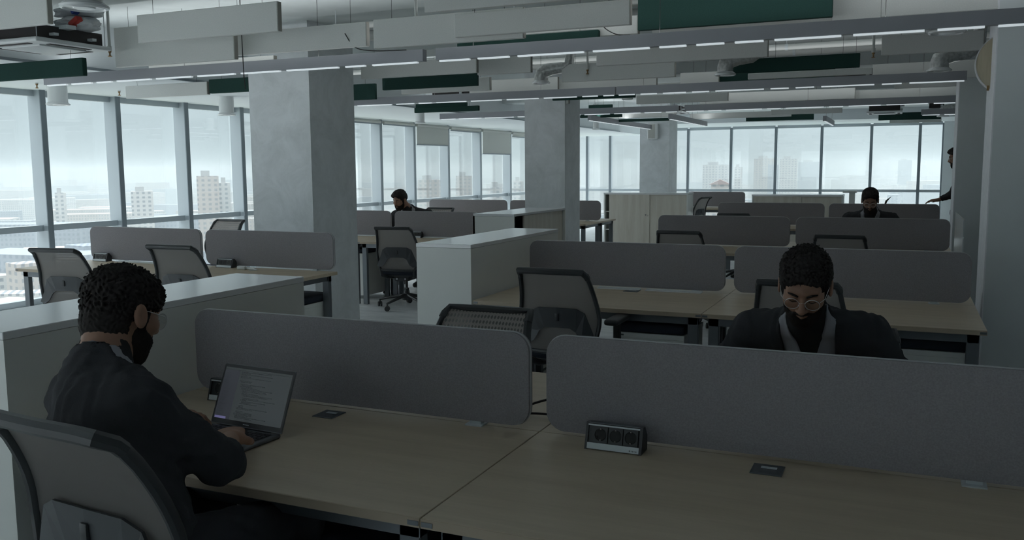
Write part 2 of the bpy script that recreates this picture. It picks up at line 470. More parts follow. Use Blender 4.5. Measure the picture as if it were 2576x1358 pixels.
def ray_at(px, dist):
    """ground position seen in pixel column px at a horizontal distance"""
    d = fw + r2*((px-1288)/F_PX)
    h = Vector((d.x, d.y)).normalized()
    return h.x*dist, h.y*dist
def zpix(py, dist):
    return 1.57 - (py-423)/F_PX*dist
def tower(px0, px1, ytop, dist, mt, label, cat='building', group='hazy city buildings seen through the windows', roof=None):
    x0, y0 = ray_at(px0, dist); x1, y1 = ray_at(px1, dist)
    w = math.hypot(x1-x0, y1-y0); ang = math.atan2(y1-y0, x1-x0); zt = zpix(ytop, dist)
    t = thing('city_building', label, cat, ((x0+x1)/2, (y0+y1)/2, ZG), ang, group)
    H = zt-ZG; d = max(14, w*.5)
    MB().box(-w/2, 0, 0, w/2, d, H).build('building_wall', mt, t)
    if roof == 'gable': MB().prism([(-w/2-1, H), (w/2+1, H), (0, H+w*.28)], 'y', -1, d).build('roof', 'roof_red', t)
    else: MB().box(-w*.3, d*.2, H, w*.1, d*.7, H+3.5).build('roof', 'roof_grey', t)
T = [(505, 560, 436, 620, 'facade_beige', 'beige apartment block seen left of the thick column'),
     (560, 588, 452, 640, 'facade_pale', 'pale apartment wing attached right of the beige block'),
     (340, 395, 470, 700, 'facade_pale', 'pale low slab in the third window from the left'),
     (150, 178, 470, 760, 'facade_pale', 'small pale slab in the second window from the left'),
     (1763, 1828, 418, 1150, 'facade_pale', 'wide pale tower block in the first far window bay'),
     (1842, 1862, 424, 1100, 'facade_pale', 'narrow pale tower right of the wide pale block'),
     (1890, 1946, 404, 1250, 'facade_beige', 'tall beige tower left of the middle far mullion'),
     (1925, 1952, 419, 1150, 'facade_blue', 'bluish slab in front of the tall beige tower'),
     (1955, 1998, 405, 1250, 'facade_pale', 'tall pale tower right of the middle far mullion'),
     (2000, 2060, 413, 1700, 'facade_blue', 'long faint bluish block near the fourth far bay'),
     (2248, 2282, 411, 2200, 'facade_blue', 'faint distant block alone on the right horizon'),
     (1055, 1112, 450, 700, 'facade_beige', 'brick coloured block under the left lowered blind'),
     (1150, 1190, 441, 800, 'facade_beige', 'pinkish block under the middle lowered blind'),
     (1230, 1270, 470, 600, 'facade_pale', 'pale building under the longest lowered blind'),
     (1293, 1318, 455, 750, 'facade_pale', 'light slab beside the left edge of the middle column')]
for a in T: tower(*a)
tower(1785, 1830, 466, 480, 'facade_beige', 'steep roofed reddish house low in the far window', roof='gable')
# the uncountable low city: one stuff object per kind
def low_city(name, mt, count, seed, hmin, hmax, label):
    random.seed(seed); m = MB()
    for _ in range(count):
        px = random.uniform(-300, 2500); d = 260*math.exp(random.uniform(0, 3.0))
        x, y = ray_at(px, d); s = random.uniform(10, 34)*(1+d/3000)
        rot = Matrix.Rotation(random.uniform(0, 1.57), 3, 'Z')
        h = random.uniform(hmin, hmax)*(1+.25*(d > 1500))
        m.box(x-s, y-s*.4, ZG, x+s, y+s*.4, ZG+h, rot=rot)
    o = tag(m.build(name, mt), label, 'city'); o['kind'] = 'stuff'
low_city('distant_housing', 'facade_pale', 420, 3, 8, 34, 'hazy pale low rise housing spread to the horizon')
low_city('distant_offices', 'facade_beige', 240, 9, 8, 42, 'hazy beige city blocks scattered between the pale housing')
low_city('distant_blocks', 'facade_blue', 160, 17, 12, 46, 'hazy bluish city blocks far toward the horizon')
random.seed(21); m = MB()
for _ in range(380):
    px = random.uniform(-300, 1700); d = 180*math.exp(random.uniform(0, 2.4)); x, y = ray_at(px, d)
    rr = bmesh.ops.create_icosphere(m.bm, subdivisions=1, radius=random.uniform(6, 12))
    for v in rr['verts']: v.co = v.co*Vector((1, 1, .6)).length/1.5 + Vector((x+random.uniform(-2, 2), y, ZG+5))
o = tag(m.build('distant_trees', 'tree_crown'), 'hazy green tree crowns between the buildings below', 'trees'); o['kind'] = 'stuff'
# haze over the city: real scattering air
mh = bpy.data.materials.new('haze'); mh.use_nodes = True; MATS['haze'] = mh
n = mh.node_tree.nodes; l = mh.node_tree.links; n.remove(n['Principled BSDF'])
vs = n.new('ShaderNodeVolumeScatter'); vs.inputs['Color'].default_value = (.86, .97, 1, 1); vs.inputs['Density'].default_value = .00030; vs.inputs['Anisotropy'].default_value = 0.0
va = n.new('ShaderNodeVolumeAbsorption'); va.inputs['Color'].default_value = (0, 0, 0, 1); va.inputs['Density'].default_value = .00040
ad = n.new('ShaderNodeAddShader'); l.new(vs.outputs[0], ad.inputs[0]); l.new(va.outputs[0], ad.inputs[1])
l.new(ad.outputs[0], n['Material Output'].inputs['Volume'])
# the haze is cut back around the tower so that the office air stays clear
hz = MB(); hz.box(-5400, -2400, ZG+.5, -40, 6900, 20); o = hz.build('haze_west', 'haze')
tag(o, 'pale haze lying over the city beyond the long window wall', 'haze'); o['kind'] = 'stuff'
hz = MB(); hz.box(-40, 60, ZG+.5, 2400, 6900, 20); o = hz.build('haze_north', 'haze')
tag(o, 'pale haze lying over the city beyond the far windows', 'haze'); o['kind'] = 'stuff'

# ------------------------------------------------------------------ ceiling installations
LB = 2.37
UPW = 1.4   # watts per metre of the unseen fill lamps added above the light bars
def light_bar(x0, x1, y, label, along='x', h=.095, z=LB):
    L = x1-x0
    t = thing('linear_light', label, 'light fixture', (x0, y, z) if along == 'x' else (y, x0, z), 0 if along == 'x' else PI/2, 'long grey linear lights')
    MB().box(0, -.03, .008, L, .03, h).build('light_housing', 'lamp_housing', t)
    d = MB(); x = .02
    random.seed(int(L*100)+int(y*10))
    while x < L-.1:
        e = min(L-.02, x+random.choice((.25, .4, .18, .5))); d.box(x, -.013, -.003, e, .013, .009); x = e+.07
    d.build('light_diffuser', 'diffuser', t)
    ld = bpy.data.lights.new('added_fill', 'AREA'); ld.shape = 'RECTANGLE'; ld.size = L-.1; ld.size_y = .05; ld.energy = UPW*L; ld.color = (.93, .98, 1.0)
    lo = bpy.data.objects.new('added_fill', ld); COL.objects.link(lo); lo.parent = t; lo.location = (L/2, 0, h+.004); lo.rotation_euler = (PI, 0, 0)  # hidden upward area lamp added to brighten ceiling and room
    for k in np.arange(.3, L, 1.4): MB().tube([(k, 0, h), (k, 0, ZC-z)], .002, 5).build('suspension_wire', 'cable_dark', t)
light_bar(-7.43, -3.36, 5.98, 'nearest linear ceiling light on the left, ending before the gap')
light_bar(-3.25, .9, 5.98, 'nearest linear ceiling light on the right, running past the sign')
light_bar(-7.0, -3.0, 9.66, 'second linear ceiling light from the front, its window side half')
light_bar(-2.98, .50, 9.66, 'second linear ceiling light from the front, its wall side half')
light_bar(-7.0, -3.07, 12.95, 'third linear ceiling light from the front, passing behind the middle column')
light_bar(-2.97, .62, 12.95, 'third linear ceiling light from the front, right of the gap')
light_bar(14.6, 18.6, -5.0, 'slanting linear light left of the wall speaker', 'y')
light_bar(14.9, 17.85, -3.67, 'slanting linear light right of the wall speaker', 'y')
light_bar(17.0, 19.0, -1.37, 'short bright linear light above the far windows', 'y')
light_bar(.19, .75, 15.9, 'short linear light beside the far pier')

BAF = [
('g',-7.31,-6.03,5.19,2.33,2.47),
('w',-6.41,-5.65,4.59,2.62,2.87),
('w',-5.51,-4.16,5.27,2.56,2.77),
('w',-6.22,-4.93,5.69,2.45,2.78),
('w',-5.17,-3.78,5.83,2.50,2.68),
('w',-6.38,-4.96,6.21,2.47,2.54),
('g',-6.53,-5.95,7.14,2.35,2.49),
('w',-7.67,-6.55,7.13,2.34,2.47),
('w',-5.04,-3.75,7.66,2.47,2.62),
('w',-3.97,-3.39,8.13,2.50,2.67),
('g',-5.53,-4.32,8.84,2.47,2.64),
('g',-6.56,-5.96,9.36,2.42,2.61),
('w',-5.56,-4.39,9.31,2.46,2.61),
('w',-5.20,-3.98,10.41,2.53,2.69),
('g',-6.51,-5.69,11.29,2.38,2.50),
('g',-6.33,-5.33,10.94,2.35,2.42),
('w',-2.98,-1.69,5.74,2.50,2.66),
('w',-3.02,-1.45,5.38,2.62,2.81),
('w',-3.69,-2.47,5.79,2.47,2.68),
('w',-2.69,-1.81,6.35,2.53,2.66),
('g',-3.25,-2.09,6.30,2.51,2.57),
('g',-1.79,-0.48,6.28,2.54,2.86),
('w',-1.76,-0.50,6.56,2.55,2.62),
('w',-0.50,-0.19,6.52,2.54,2.74),
('w',-0.19,0.77,6.51,2.55,2.81),
('w',-2.56,-1.08,7.66,2.47,2.63),
('w',-3.48,-2.23,9.23,2.50,2.69),
('w',-4.02,-2.76,10.51,2.52,2.67),
('w',-2.43,-1.99,10.33,2.50,2.65),
('g',-1.63,-0.43,8.97,2.48,2.61),
('g',-2.01,-0.75,10.45,2.51,2.63),
('w',-1.49,-0.33,9.25,2.44,2.50),
('w',-0.37,0.65,10.43,2.47,2.65),
('w',-0.23,0.54,8.28,2.50,2.66),
('g',-4.14,-3.06,10.64,2.42,2.45),
('w',-4.37,-4.14,11.23,2.42,2.48),
('w',-3.61,-2.30,12.63,2.48,2.60),
('w',-2.85,-0.69,13.38,2.50,2.65),
('g',-4.66,-4.27,13.57,2.50,2.56),
('g',-5.35,-4.58,15.11,2.45,2.51),
('g',-5.02,-4.02,16.22,2.42,2.46),
('w',-5.77,-4.03,16.79,2.52,2.61),
('w',-4.00,-2.05,17.87,2.52,2.63),
('g',-1.35,-0.77,13.39,2.47,2.51),
('w',-2.28,-1.07,16.81,2.50,2.59),
('g',-3.06,-1.73,18.88,2.50,2.65),
('g',-0.56,0.61,20.05,2.50,2.65),
('w',-0.37,0.66,21.50,2.50,2.60),
('w',-1.17,0.65,13.49,2.47,2.62),
('w',-0.16,0.62,11.52,2.47,2.55),
]
zones = [(-9, 5.9, 'before the nearest linear light'), (5.9, 9.6, 'between the first and second linear lights'), (9.6, 12.9, 'between the second and third linear lights'), (12.9, 40, 'beyond the third linear light')]
ordw = ['first', 'second', 'third', 'fourth', 'fifth', 'sixth', 'seventh', 'eighth', 'ninth', 'tenth', 'eleventh', 'twelfth', 'thirteenth', 'fourteenth', 'fifteenth', 'sixteenth']
def pxof(x, y):
    v = Vector((x, y, 1.0)); return (v.dot(r2))/(v.dot(fw))
for za, zb, zn in zones:
    for cc, cn in (('w', 'pale'), ('g', 'dark green')):
        lst = sorted([q for q in BAF if q[0] == cc and za <= q[3] < zb], key=lambda q: pxof((q[1]+q[2])/2, q[3]))
        for i, (c, x0, x1, y, z0, z1) in enumerate(lst):
            lab = '%s ceiling baffle %s, %s from the left' % (cn, zn, ordw[i]) if len(lst) > 1 else '%s ceiling baffle, the only one %s' % (cn, zn)
            t = thing('ceiling_baffle', lab, 'ceiling baffle', (x0, y, z0), 0, 'hanging acoustic baffles')
            MB().box(0, 0, 0, x1-x0, .045, max(z1-z0, .05), .004, seg=1).build('baffle_panel', 'baffle_white' if c == 'w' else 'baffle_green', t)
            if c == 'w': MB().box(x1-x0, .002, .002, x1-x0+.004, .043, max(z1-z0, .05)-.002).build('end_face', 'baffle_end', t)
            for k in (.15, (x1-x0)-.15): MB().tube([(k, .022, z1-z0), (k, .022, (ZC if x0+k > -7.1 else 2.52)-z0)], .0015, 5).build('suspension_wire', 'cable_dark', t)

# air valves / downlights
def valve(x, y, z, r, label, duct=True, elbow=1):
    t = thing('air_valve', label, 'air valve', (x, y, z), 0, 'round ceiling air valves')
    MB().lathe([(r*.35, .004), (r*.8, .004), (r*.86, -.004), (r*.98, 0), (r, .012), (r*.9, .02), (r*.8, .03), (r*.35, .03)], n=28).build('valve_ring', 'valve_white', t, True)
    MB().lathe([(r*.1, -.004), (r*.42, -.002), (r*.5, .008), (r*.42, .02)], n=20).build('valve_disc', 'valve_white', t, True)
    if duct:
        h = .13
        p = [(0, 0, .02), (0, 0, .07), (elbow*.012, 0, .11), (elbow*.05, .01, .14), (elbow*.12, .02, .155), (elbow*.24, .03, .165), (elbow*.32, .03, .20), (elbow*.34, .03, ZC-z)]
        MB().tube(p, [r*.74, r*.76, r*.76, r*.74, r*.66, r*.6, r*.55, r*.5], 16).build('flexible_duct', 'duct_foil', t, True)
    else:
        MB().lathe([(r*.82, .02), (r*.82, ZC-z if x > -7.1 else 2.52-z)], n=24).build('valve_housing', 'valve_white', t, True)
valve(-4.05, 3.52, 2.435, .125, 'large round air valve at the top left corner')
valve(-3.73, 9.25, 2.50, .10, 'round air valve with foil elbow duct, top middle of the office')
valve(-1.60, 8.62, 2.43, .10, 'round air valve touching the left end of a dark green baffle')
valve(.25, 9.4, 2.45, .11, 'round air valve beside the round wall sign, lower of two', True, 1)
valve(.22, 6.9, 2.47, .12, 'round air valve just under the nearest light at the right', True, -1)
valve(-8.6, 7.05, 2.30, .125, 'white drum air valve before the second window from the left', False)
valve(-8.1, 9.16, 2.28, .115, 'white drum air valve before the fourth window from the left', False)
valve(-7.3, 12.8, 2.31, .09, 'small white drum valve left of the lowered blinds', False)
valve(-3.35, 11.3, 2.45, .075, 'small flat air valve right of the middle column')
valve(-6.25, 18.7, 2.40, .08, 'small white drum valve left of the far column', False)
valve(.56, 17.5, 2.42, .10, 'pale air valve before the far green baffle at right')

# sprinklers and pipes
def sprinkler(x, y, z, label):
    t = thing('sprinkler', label, 'sprinkler', (x, y, z), 0, 'brass ceiling sprinklers')
    MB().lathe([(.005, 0), (.018, .004), (.018, .008), (.007, .012), (.007, .035), (.013, .038), (.013, .05)], n=14).build('sprinkler_head', 'brass', t, True)
    MB().lathe([(.017, .05), (.017, .09), (.012, .09), (.012, ZC-z if x > -7.1 else 2.52-z)], n=14).build('drop_pipe', 'pipe_white', t, True)
sprinkler(-3.33, 5.81, 2.57, 'nearest brass sprinkler, at the top left of centre')
sprinkler(-3.18, 9.22, 2.57, 'brass sprinkler above the middle column, right of the foil duct')
sprinkler(-.32, 9.1, 2.57, 'brass sprinkler between a green and a pale baffle at right')
sprinkler(-6.2, 5.62, 2.53, 'brass sprinkler right of the cassette air conditioner')
sprinkler(-8.6, 6.8, 2.46, 'brass sprinkler left of the left end of the nearest light')
sprinkler(-8.6, 7.9, 2.46, 'brass sprinkler under the nearest light by the windows')
def pipe(y, x0, x1, z, r, label):
    t = thing('ceiling_pipe', label, 'pipe', (x0, y, z), 0, 'white pipes under the ceiling')
    MB().tube([(0, 0, 0), (x1-x0, 0, 0)], r, 14).build('pipe_run', 'pipe_white', t, True)
    for k in np.arange(.6, x1-x0, 1.7):
        c = MB(); c.lathe([(r*1.15, k-.015), (r*1.15, k+.015)], (0, 0, 0), 14, 'x'); c.tube([(k, 0, r), (k, 0, ZC-z)], .004, 6)
        c.build('pipe_clamp', 'alu', t, True)
pipe(6.62, -6.9, 2.3, 2.80, .028, 'nearest white pipe, crossing behind the first sprinkler')
pipe(7.5, -6.9, 2.3, 2.86, .05, 'thick white duct pipe behind the nearest linear light')
pipe(9.9, -6.9, 2.3, 2.82, .03, 'white pipe above the second linear light')
pipe(10.6, -6.9, 2.3, 2.86, .05, 'thick white pipe just behind the second linear light')
pipe(13.9, -6.9, 2.3, 2.84, .04, 'white pipe above and behind the third linear light')
# ceiling beams
for y, w in ((8.25, .5), (11.9, .5), (15.6, .5)):
    tn += 1; struct(MB().box(-7.1, y, 2.80, XR, y+w, ZC).build('trim_%d' % tn, 'ceiling_paint'))

# cassette air conditioners
def cassette(x, y, z, s, label, bags=False):
    """x,y = near right corner of the panel"""
    t = thing('cassette_air_conditioner', label, 'air conditioner', (x-s/2, y+s/2, z), 0)
    h = s/2
    p = MB(); p.box(-h, -h, 0, h, h, .035, .012); p.box(-h*.62, -h*.62, -.012, h*.62, h*.62, .002, .006)
    p.build('fascia_panel', 'ac_white', t)
    for sx, sy, hx, hy in ((0, -1, h*.55, .022), (0, 1, h*.55, .022), (-1, 0, .022, h*.55), (1, 0, .022, h*.55)):
        MB().box(sx*h*.8-hx, sy*h*.8-hy, -.004, sx*h*.8+hx, sy*h*.8+hy, .004).build('air_slot', 'ac_dark', t)
    MB().box(-h*.86, -h*.86, .035, h*.86, h*.86, .135).build('unit_body', 'ac_dark', t)
    for sx in (-1, 1):
        for sy in (-1, 1): MB().tube([(sx*h*.9, sy*h*.9, .03), (sx*h*.9, sy*h*.9, ZC-z)], .003, 6).build('threaded_rod', 'alu', t)
    for sy in (-1, 1): MB().box(h*.86, sy*h*.5-.02, .06, h*1.02, sy*h*.5+.02, .08).build('mounting_bracket', 'alu', t)
    MB().box(h*.1, -h*.3, .12, h*1.1, -h*.05, .15).build('mounting_rail', 'alu', t)
    return t
cassette(-6.02, 4.78, 2.55, .70, 'cassette air conditioner at the left edge with bagged insulation on it')
cassette(-.1, 18.1, 2.55, .62, 'far cassette air conditioner above the green baffle at right')
cassette(-4.0, 17.2, 2.62, .62, 'flat white cassette unit above the far column')
def wrap_bag(x, y, z, s, label, tape=None):
    t = thing('insulation_bag', label, 'bag', (x, y, z), 0, 'white wrapped insulation on the air conditioner')
    m = MB(); rr = bmesh.ops.create_icosphere(m.bm, subdivisions=4, radius=1)
    from mathutils import noise as N
    for v in rr['verts']:
        d = 1+.22*N.noise(v.co*2.1+Vector((x, y, z)))+.07*N.noise(v.co*6)
        v.co = Vector((v.co.x*s[0]*d, v.co.y*s[1]*d, v.co.z*s[2]*d))
    m.build('bag_body', 'bag_white', t, True)
    if tape: MB().box(s[0]*.35, -s[1]*.95, -.018, s[0]*.35+.10, -s[1]*.6, .018, rot=Matrix.Rotation(-.5, 3, 'Y')).build('tape_strip', tape, t)
wrap_bag(-6.12, 5.24, 2.735, (.20, .15, .060), 'lower bundle of white wrap with red tape on the air conditioner', 'red_tape')
wrap_bag(-6.12, 5.26, 2.835, (.22, .15, .050), 'upper bundle of white wrap with blue tape on the air conditioner', 'blue_tape')
# dark duct boxes
for x0, x1, y, z0, z1, lb in ((-6.24, -5.74, 11.3, 2.60, 2.72, 'dark duct box above the second light at left'), (-.81, -.41, 11.3, 2.60, 2.70, 'dark duct box behind the long green baffle at right'), (.35, .6, 18.3, 2.62, 2.80, 'dark duct end beside the far cassette unit')):
    t = thing('duct_box', lb, 'duct', (x0, y, z0), 0)
    MB().box(0, 0, 0, x1-x0, .3, z1-z0, .01).build('duct_casing', 'ac_dark', t); MB().box(x1-x0-.06, -.01, .02, x1-x0-.02, 0, .06).build('duct_flange', 'alu', t); MB().tube([((x1-x0)/2, .15, z1-z0), ((x1-x0)/2, .15, ZC-z0)], .006, 6).build('hanger_rod', 'alu', t)
# loose cables
def cable(pts, r, label, mt='cable_dark', name='ceiling_cable', group='loose cables under the ceiling'):
    P = [Vector(p) for p in pts]; out = []
    for i in range(len(P)-1):
        p0, p1, p2, p3 = P[max(i-1, 0)], P[i], P[i+1], P[min(i+2, len(P)-1)]
        for k in range(6):
            s = k/6; out.append(.5*((2*p1)+(p2-p0)*s+(2*p0-5*p1+4*p2-p3)*s*s+(3*p1-p0-3*p2+p3)*s**3))
    out.append(P[-1])
    return tag(MB().tube(out, r, 6).build(name, mt, None, True), label, 'cable', group)
cable([(-4.55, 5.5, 2.93), (-4.2, 5.5, 2.86), (-3.75, 5.5, 2.80), (-3.6, 5.5, 2.84)], .004, 'thin dark cable sagging at the top left')
cable([(-4.86, 5.7, 2.94), (-4.855, 5.7, 2.6), (-4.85, 5.7, 2.34), (-4.84, 5.7, 2.21)], .004, 'thin wire dangling in front of the thick column')
cable([(-3.95, 5.8, 2.60), (-3.9, 5.86, 2.5), (-3.75, 5.9, 2.47), (-3.5, 5.95, 2.468)], .004, 'short curved cable lying onto the nearest light at left')
cable([(-1.95, 5.9, 2.62), (-1.93, 5.92, 2.53), (-1.85, 5.95, 2.475), (-1.75, 5.97, 2.468)], .004, 'short cable over the nearest light left of the green baffle')
# half round sign on the near pier
t = thing('wall_sign', 'half round beige sign with white rim on the near pier', 'sign', (.492, 6.80, 2.24), 0)
R_ = .196; cx = -.09+R_; pts = []
A0 = math.acos(cx/R_)
for k in range(25):
    a = math.pi-A0+2*A0*k/24; pts.append((cx+R_*math.cos(a), R_*math.sin(a)))
MB().prism(pts, 'y', -.03, .03).build('sign_face', 'sign_beige', t)
pr = []
for k in range(25):
    a = math.pi-A0+2*A0*k/24; pr.append(((cx+(R_+.006)*math.cos(a)), (R_+.006)*math.sin(a)))
m = MB(); ra = [m.bm.verts.new((p[0], -.034, p[1])) for p in pr]; rb = [m.bm.verts.new((p[0], .034, p[1])) for p in pr]
ia = [m.bm.verts.new((p[0], -.034, p[1])) for p in pts]; ib = [m.bm.verts.new((p[0], .034, p[1])) for p in pts]
for k in range(24):
    m.bm.faces.new((ra[k], ra[k+1], rb[k+1], rb[k])); m.bm.faces.new((ra[k], ra[k+1], ia[k+1], ia[k])); m.bm.faces.new((rb[k], rb[k+1], ib[k+1], ib[k]))
m.build('sign_rim', 'sign_rim', t, True)
MB().box(-.02, -.036, -.178, -.006, -.03, -.145).build('sign_bracket', 'brass', t)
# wall speaker on far column
t = thing('wall_speaker', 'small white wall speaker high on the far column', 'speaker', (-5.03, 18.93, 2.34), 0)
MB().box(-.12, -.07, -.17, .12, .07, .17, .03).build('speaker_cabinet', 'valve_white', t, True)
MB().box(-.09, -.074, -.15, .06, -.068, .15).build('speaker_grille', 'blind', t)

# ------------------------------------------------------------------ desks
DZ = .74
def desk(x0, x1, y0, y1, label, group, edge_front=True, rear=False):
    """one bench desk: tabletop, edge band, apron profile, legs, corner plates"""
    t = thing('bench_desk', label, 'desk', (x0, y0, 0), 0, group)
    w, d = x1-x0, y1-y0
    MB().box(.0015, .0015, DZ-.026, w-.0015, d-.0015, DZ, .0015, seg=1).build('tabletop', 'desk_laminate', t)
    f = d if rear else 0; s = -1 if rear else 1
    e = MB(); e.box(.0015, min(f, f-s*.0012), DZ-.025, w-.0015, max(f, f-s*.0012), DZ-.001); e.build('edge_band', 'desk_edge', t)
    for ya in (.05, d-.09): MB().box(.03, ya, DZ-.075, w-.03, ya+.04, DZ-.027).build('apron_rail', 'steel_grey', t)
    for lx in (.03, w-.09):
        for ly in (.05, d-.09):
            MB().box(lx, ly, 0, lx+.06, ly+.04, DZ-.0265, .003, seg=1).build('leg', 'steel_grey', t)
    for lx in (.03, w-.09): MB().box(lx+.01, .09, DZ-.07, lx+.05, d-.09, DZ-.03).build('side_rail', 'steel_grey', t)
    for lx in (.004, w-.034): MB().box(lx, f-.003 if s > 0 else f, DZ-.020, lx+.03, f if s > 0 else f+.003, DZ-.008).build('corner_plate', 'steel_grey', t)
    return t
def screen(x0, x1, y, label, group, r=.06):
    t = thing('desk_screen', label, 'desk divider', ((x0+x1)/2, y, DZ), 0, group)
    h = (x1-x0)/2
    MB().prism(rrect(-h, .014, h, .315, r), 'y', -.015, .015).build('fabric_panel', 'screen_fabric', t)
    pts = rrect(-h, .014, h, .315, r)
    m = MB(); P = [Vector((p[0], 0, p[1])) for p in pts]; P.append(P[0]); P.append(P[1])
    m.tube(P, .0055, 6, cap=False, flat=(.6, 1)); m.build('piping', 'screen_piping', t, True)
    for k in (-h*.72, h*.72):
        c = MB(); c.box(k-.02, -.012, 0, k+.02, .012, .02); c.box(k-.03, -.03, -.0, k+.03, .03, .004); c.build('screen_clamp', 'alu', t)
    return t
rows = {
 'R1': dict(xs=[(-2.45, -1.03), (-1.03, .42)], f=1.77, m=2.53, b=3.29),
 'R2': dict(xs=[(-2.48, -1.03), (-1.03, .41)], f=4.98, m=5.86, b=6.62),
 'R3': dict(xs=[(-2.46, -1.03), (-1.03, .44)], f=8.62, m=9.42, b=10.2),
 'R4': dict(xs=[(-2.50, -.98), (-.98, .46)], f=12.25, m=13.0, b=13.78),
 'L1': dict(xs=[(-7.02, -5.62), (-5.62, -4.22)], f=5.22, m=6.0, b=6.76),
 'L2': dict(xs=[(-7.02, -5.78), (-5.78, -4.56)], f=8.62, m=9.42, b=10.2),
 'L3': dict(xs=[(-7.40, -5.9), (-5.9, -4.30)], f=12.4, m=13.2, b=13.9),
 'R5': dict(xs=[(-4.2, -2.95)], f=17.75, m=18.5, b=19.2),
}
nm = {'R1': 'nearest desk row', 'R2': 'second desk row', 'R3': 'third desk row', 'R4': 'fourth desk row', 'L1': 'first window side desk row', 'L2': 'second window side desk row', 'L3': 'third window side desk row', 'R5': 'farthest desk row'}
for k, r in rows.items():
    for i, (a, b) in enumerate(r['xs']):
        side = 'left' if i == 0 else 'right'
        if len(r['xs']) == 1: side = 'only'
        desk(a, b, r['f'], r['m'], 'light oak desk, %s one on the camera side of the %s' % (side, nm[k]), 'oak bench desks')
        if k != 'L1': desk(a, b, r['m'], r['b'], 'oak desk, %s one beyond the dividers of the %s' % (side, nm[k]), 'oak bench desks', rear=True)
        lab = {'R1left': 'grey fabric desk divider behind the open laptop', 'R1right': 'large grey fabric desk divider in the right foreground, hiding a seated man',
               }.get(k+side, 'grey fabric desk divider, %s one of the %s' % (side, nm[k]))
        screen(a+.03, b-.03, r['m'], lab, 'grey desk dividers')
# standing clear panel at the pier
t = thing('frosted_panel', 'pale frosted upright panel with bright edge beside the third desk row', 'divider', (.47, 8.5, 0), 0)
MB().box(0, 0, .55, .008, 1.35, 1.10).build('frosted_sheet', 'acrylic', t)
MB().box(-.004, -.01, .5, .012, 1.36, .55).build('panel_foot', 'alu', t); MB().box(.0, 0, 1.098, .009, 1.35, 1.106).build('bright_edge', 'valve_white', t)
for yy in (.1, 1.25): MB().box(-.02, yy-.02, 0, .028, yy+.02, .5).build('leg', 'alu', t)
cable([(-1.20, 2.62, .75), (-1.08, 2.66, .80), (-1.0, 2.66, .815), (-.93, 2.64, .77)], .004, 'thin dark cable seen through the gap of the nearest dividers', group='cables behind the nearest dividers')
cable([(-1.22, 2.63, .748), (-1.10, 2.68, .752), (-.98, 2.67, .752), (-.9, 2.62, .75)], .004, 'lower dark cable lying on the desk behind the divider gap', group='cables behind the nearest dividers')

# power boxes
def power_box(x, y, label, rz=0):
    t = thing('desk_power_box', label, 'power outlet box', (x, y, DZ), rz, 'three socket power boxes on the desks')
    for s in (-1, 1):
        MB().prism([(-.005, 0), (.062, 0), (.062, .045), (.038, .075), (.018, .077)], 'x', s*.083-.004, s*.083+.004).build('end_cap', 'socket_black', t)
    fr = Vector((0, .013, .075)).normalized()
    def face(m, u0, u1, v0, v1, off, th):
        # v runs up the sloping front from bottom front edge
        a = Vector((0, -.004, .001)); d = Vector((0, .020, .074)).normalized(); nn = Vector((0, -.074, .020)).normalized()
        q = []
        for u, v in ((u0, v0), (u1, v0), (u1, v1), (u0, v1)):
            q.append(a+Vector((u, 0, 0))+d*v+nn*off)
        vs = [m.bm.verts.new(p) for p in q]+[m.bm.verts.new(p-nn*th) for p in q]
        for f in ((0, 1, 2, 3), (7, 6, 5, 4), (0, 4, 5, 1), (1, 5, 6, 2), (2, 6, 7, 3), (3, 7, 4, 0)): m.bm.faces.new([vs[i] for i in f])
    m = MB(); m.prism([(.002, 0), (.06, 0), (.06, .044), (.038, .073), (.02, .073)], 'x', -.079, .079); m.build('box_body', 'socket_black', t)
    m = MB(); face(m, -.079, .079, .002, .020, .003, .002); m.build('lower_trim', 'alu', t)
    m = MB(); face(m, -.079, .079, .070, .0745, .003, .002); m.build('upper_trim', 'alu', t)
    m = MB(); m.prism([(.018, .0745), (.0375, .0745), (.0375, .077), (.018, .077)], 'x', -.079, .079); m.build('top_cover', 'steel_grey', t)
    for k in (-.046, 0, .046):
        c = k+.006
        m = MB(); face(m, c-.0215, c+.0215, .022, .068, .0015, .002); so = m.build('socket', 'socket_black', t)
        m = MB(); a = Vector((c, -.004, .001))+Vector((0, .020, .074)).normalized()*.045; nn = Vector((0, -.074, .020)).normalized(); d = Vector((0, .020, .074)).normalized()
        ux = Vector((1, 0, 0))
        ro = [m.bm.verts.new(a+nn*.0022+.0185*(math.cos(q*PI/10)*ux+math.sin(q*PI/10)*d)) for q in range(20)]
        ri = [m.bm.verts.new(a+nn*.0022+.0170*(math.cos(q*PI/10)*ux+math.sin(q*PI/10)*d)) for q in range(20)]
        rb = [m.bm.verts.new(a-nn*.0+.0165*(math.cos(q*PI/10)*ux+math.sin(q*PI/10)*d)+nn*.0017) for q in range(20)]
        for q in range(20):
            w = (q+1) % 20; m.bm.faces.new((ro[q], ro[w], ri[w], ri[q])); m.bm.faces.new((ri[q], ri[w], rb[w], rb[q]))
        m.bm.faces.new(rb)
        m.build('socket_well', 'socket_hole', so)
        for v in (.062, .030):
            p = Vector((c, -.004, .001))+d*v+nn*.0028; MB().box(p.x-.0022, p.y-.0013, p.z-.0014, p.x+.0022, p.y+.0013, p.z+.0014).build('earth_clip', 'chrome', so)
    MB().box(-.078, .062, .0, .078, .070, .03).build('desk_clamp', 'socket_black', t)
    return t
pb = power_box(-.755, 2.425, 'black three socket power box in front of the foreground divider')
def pcopy(x, y, lab):
    c = copy_tree(pb); c.location = (x, y, DZ); c['label'] = lab; return c
pcopy(-2.205, 2.43, 'black power box half hidden behind the laptop')
pcopy(-6.80, 5.91, 'power box on the first window side desk, nearest the windows')
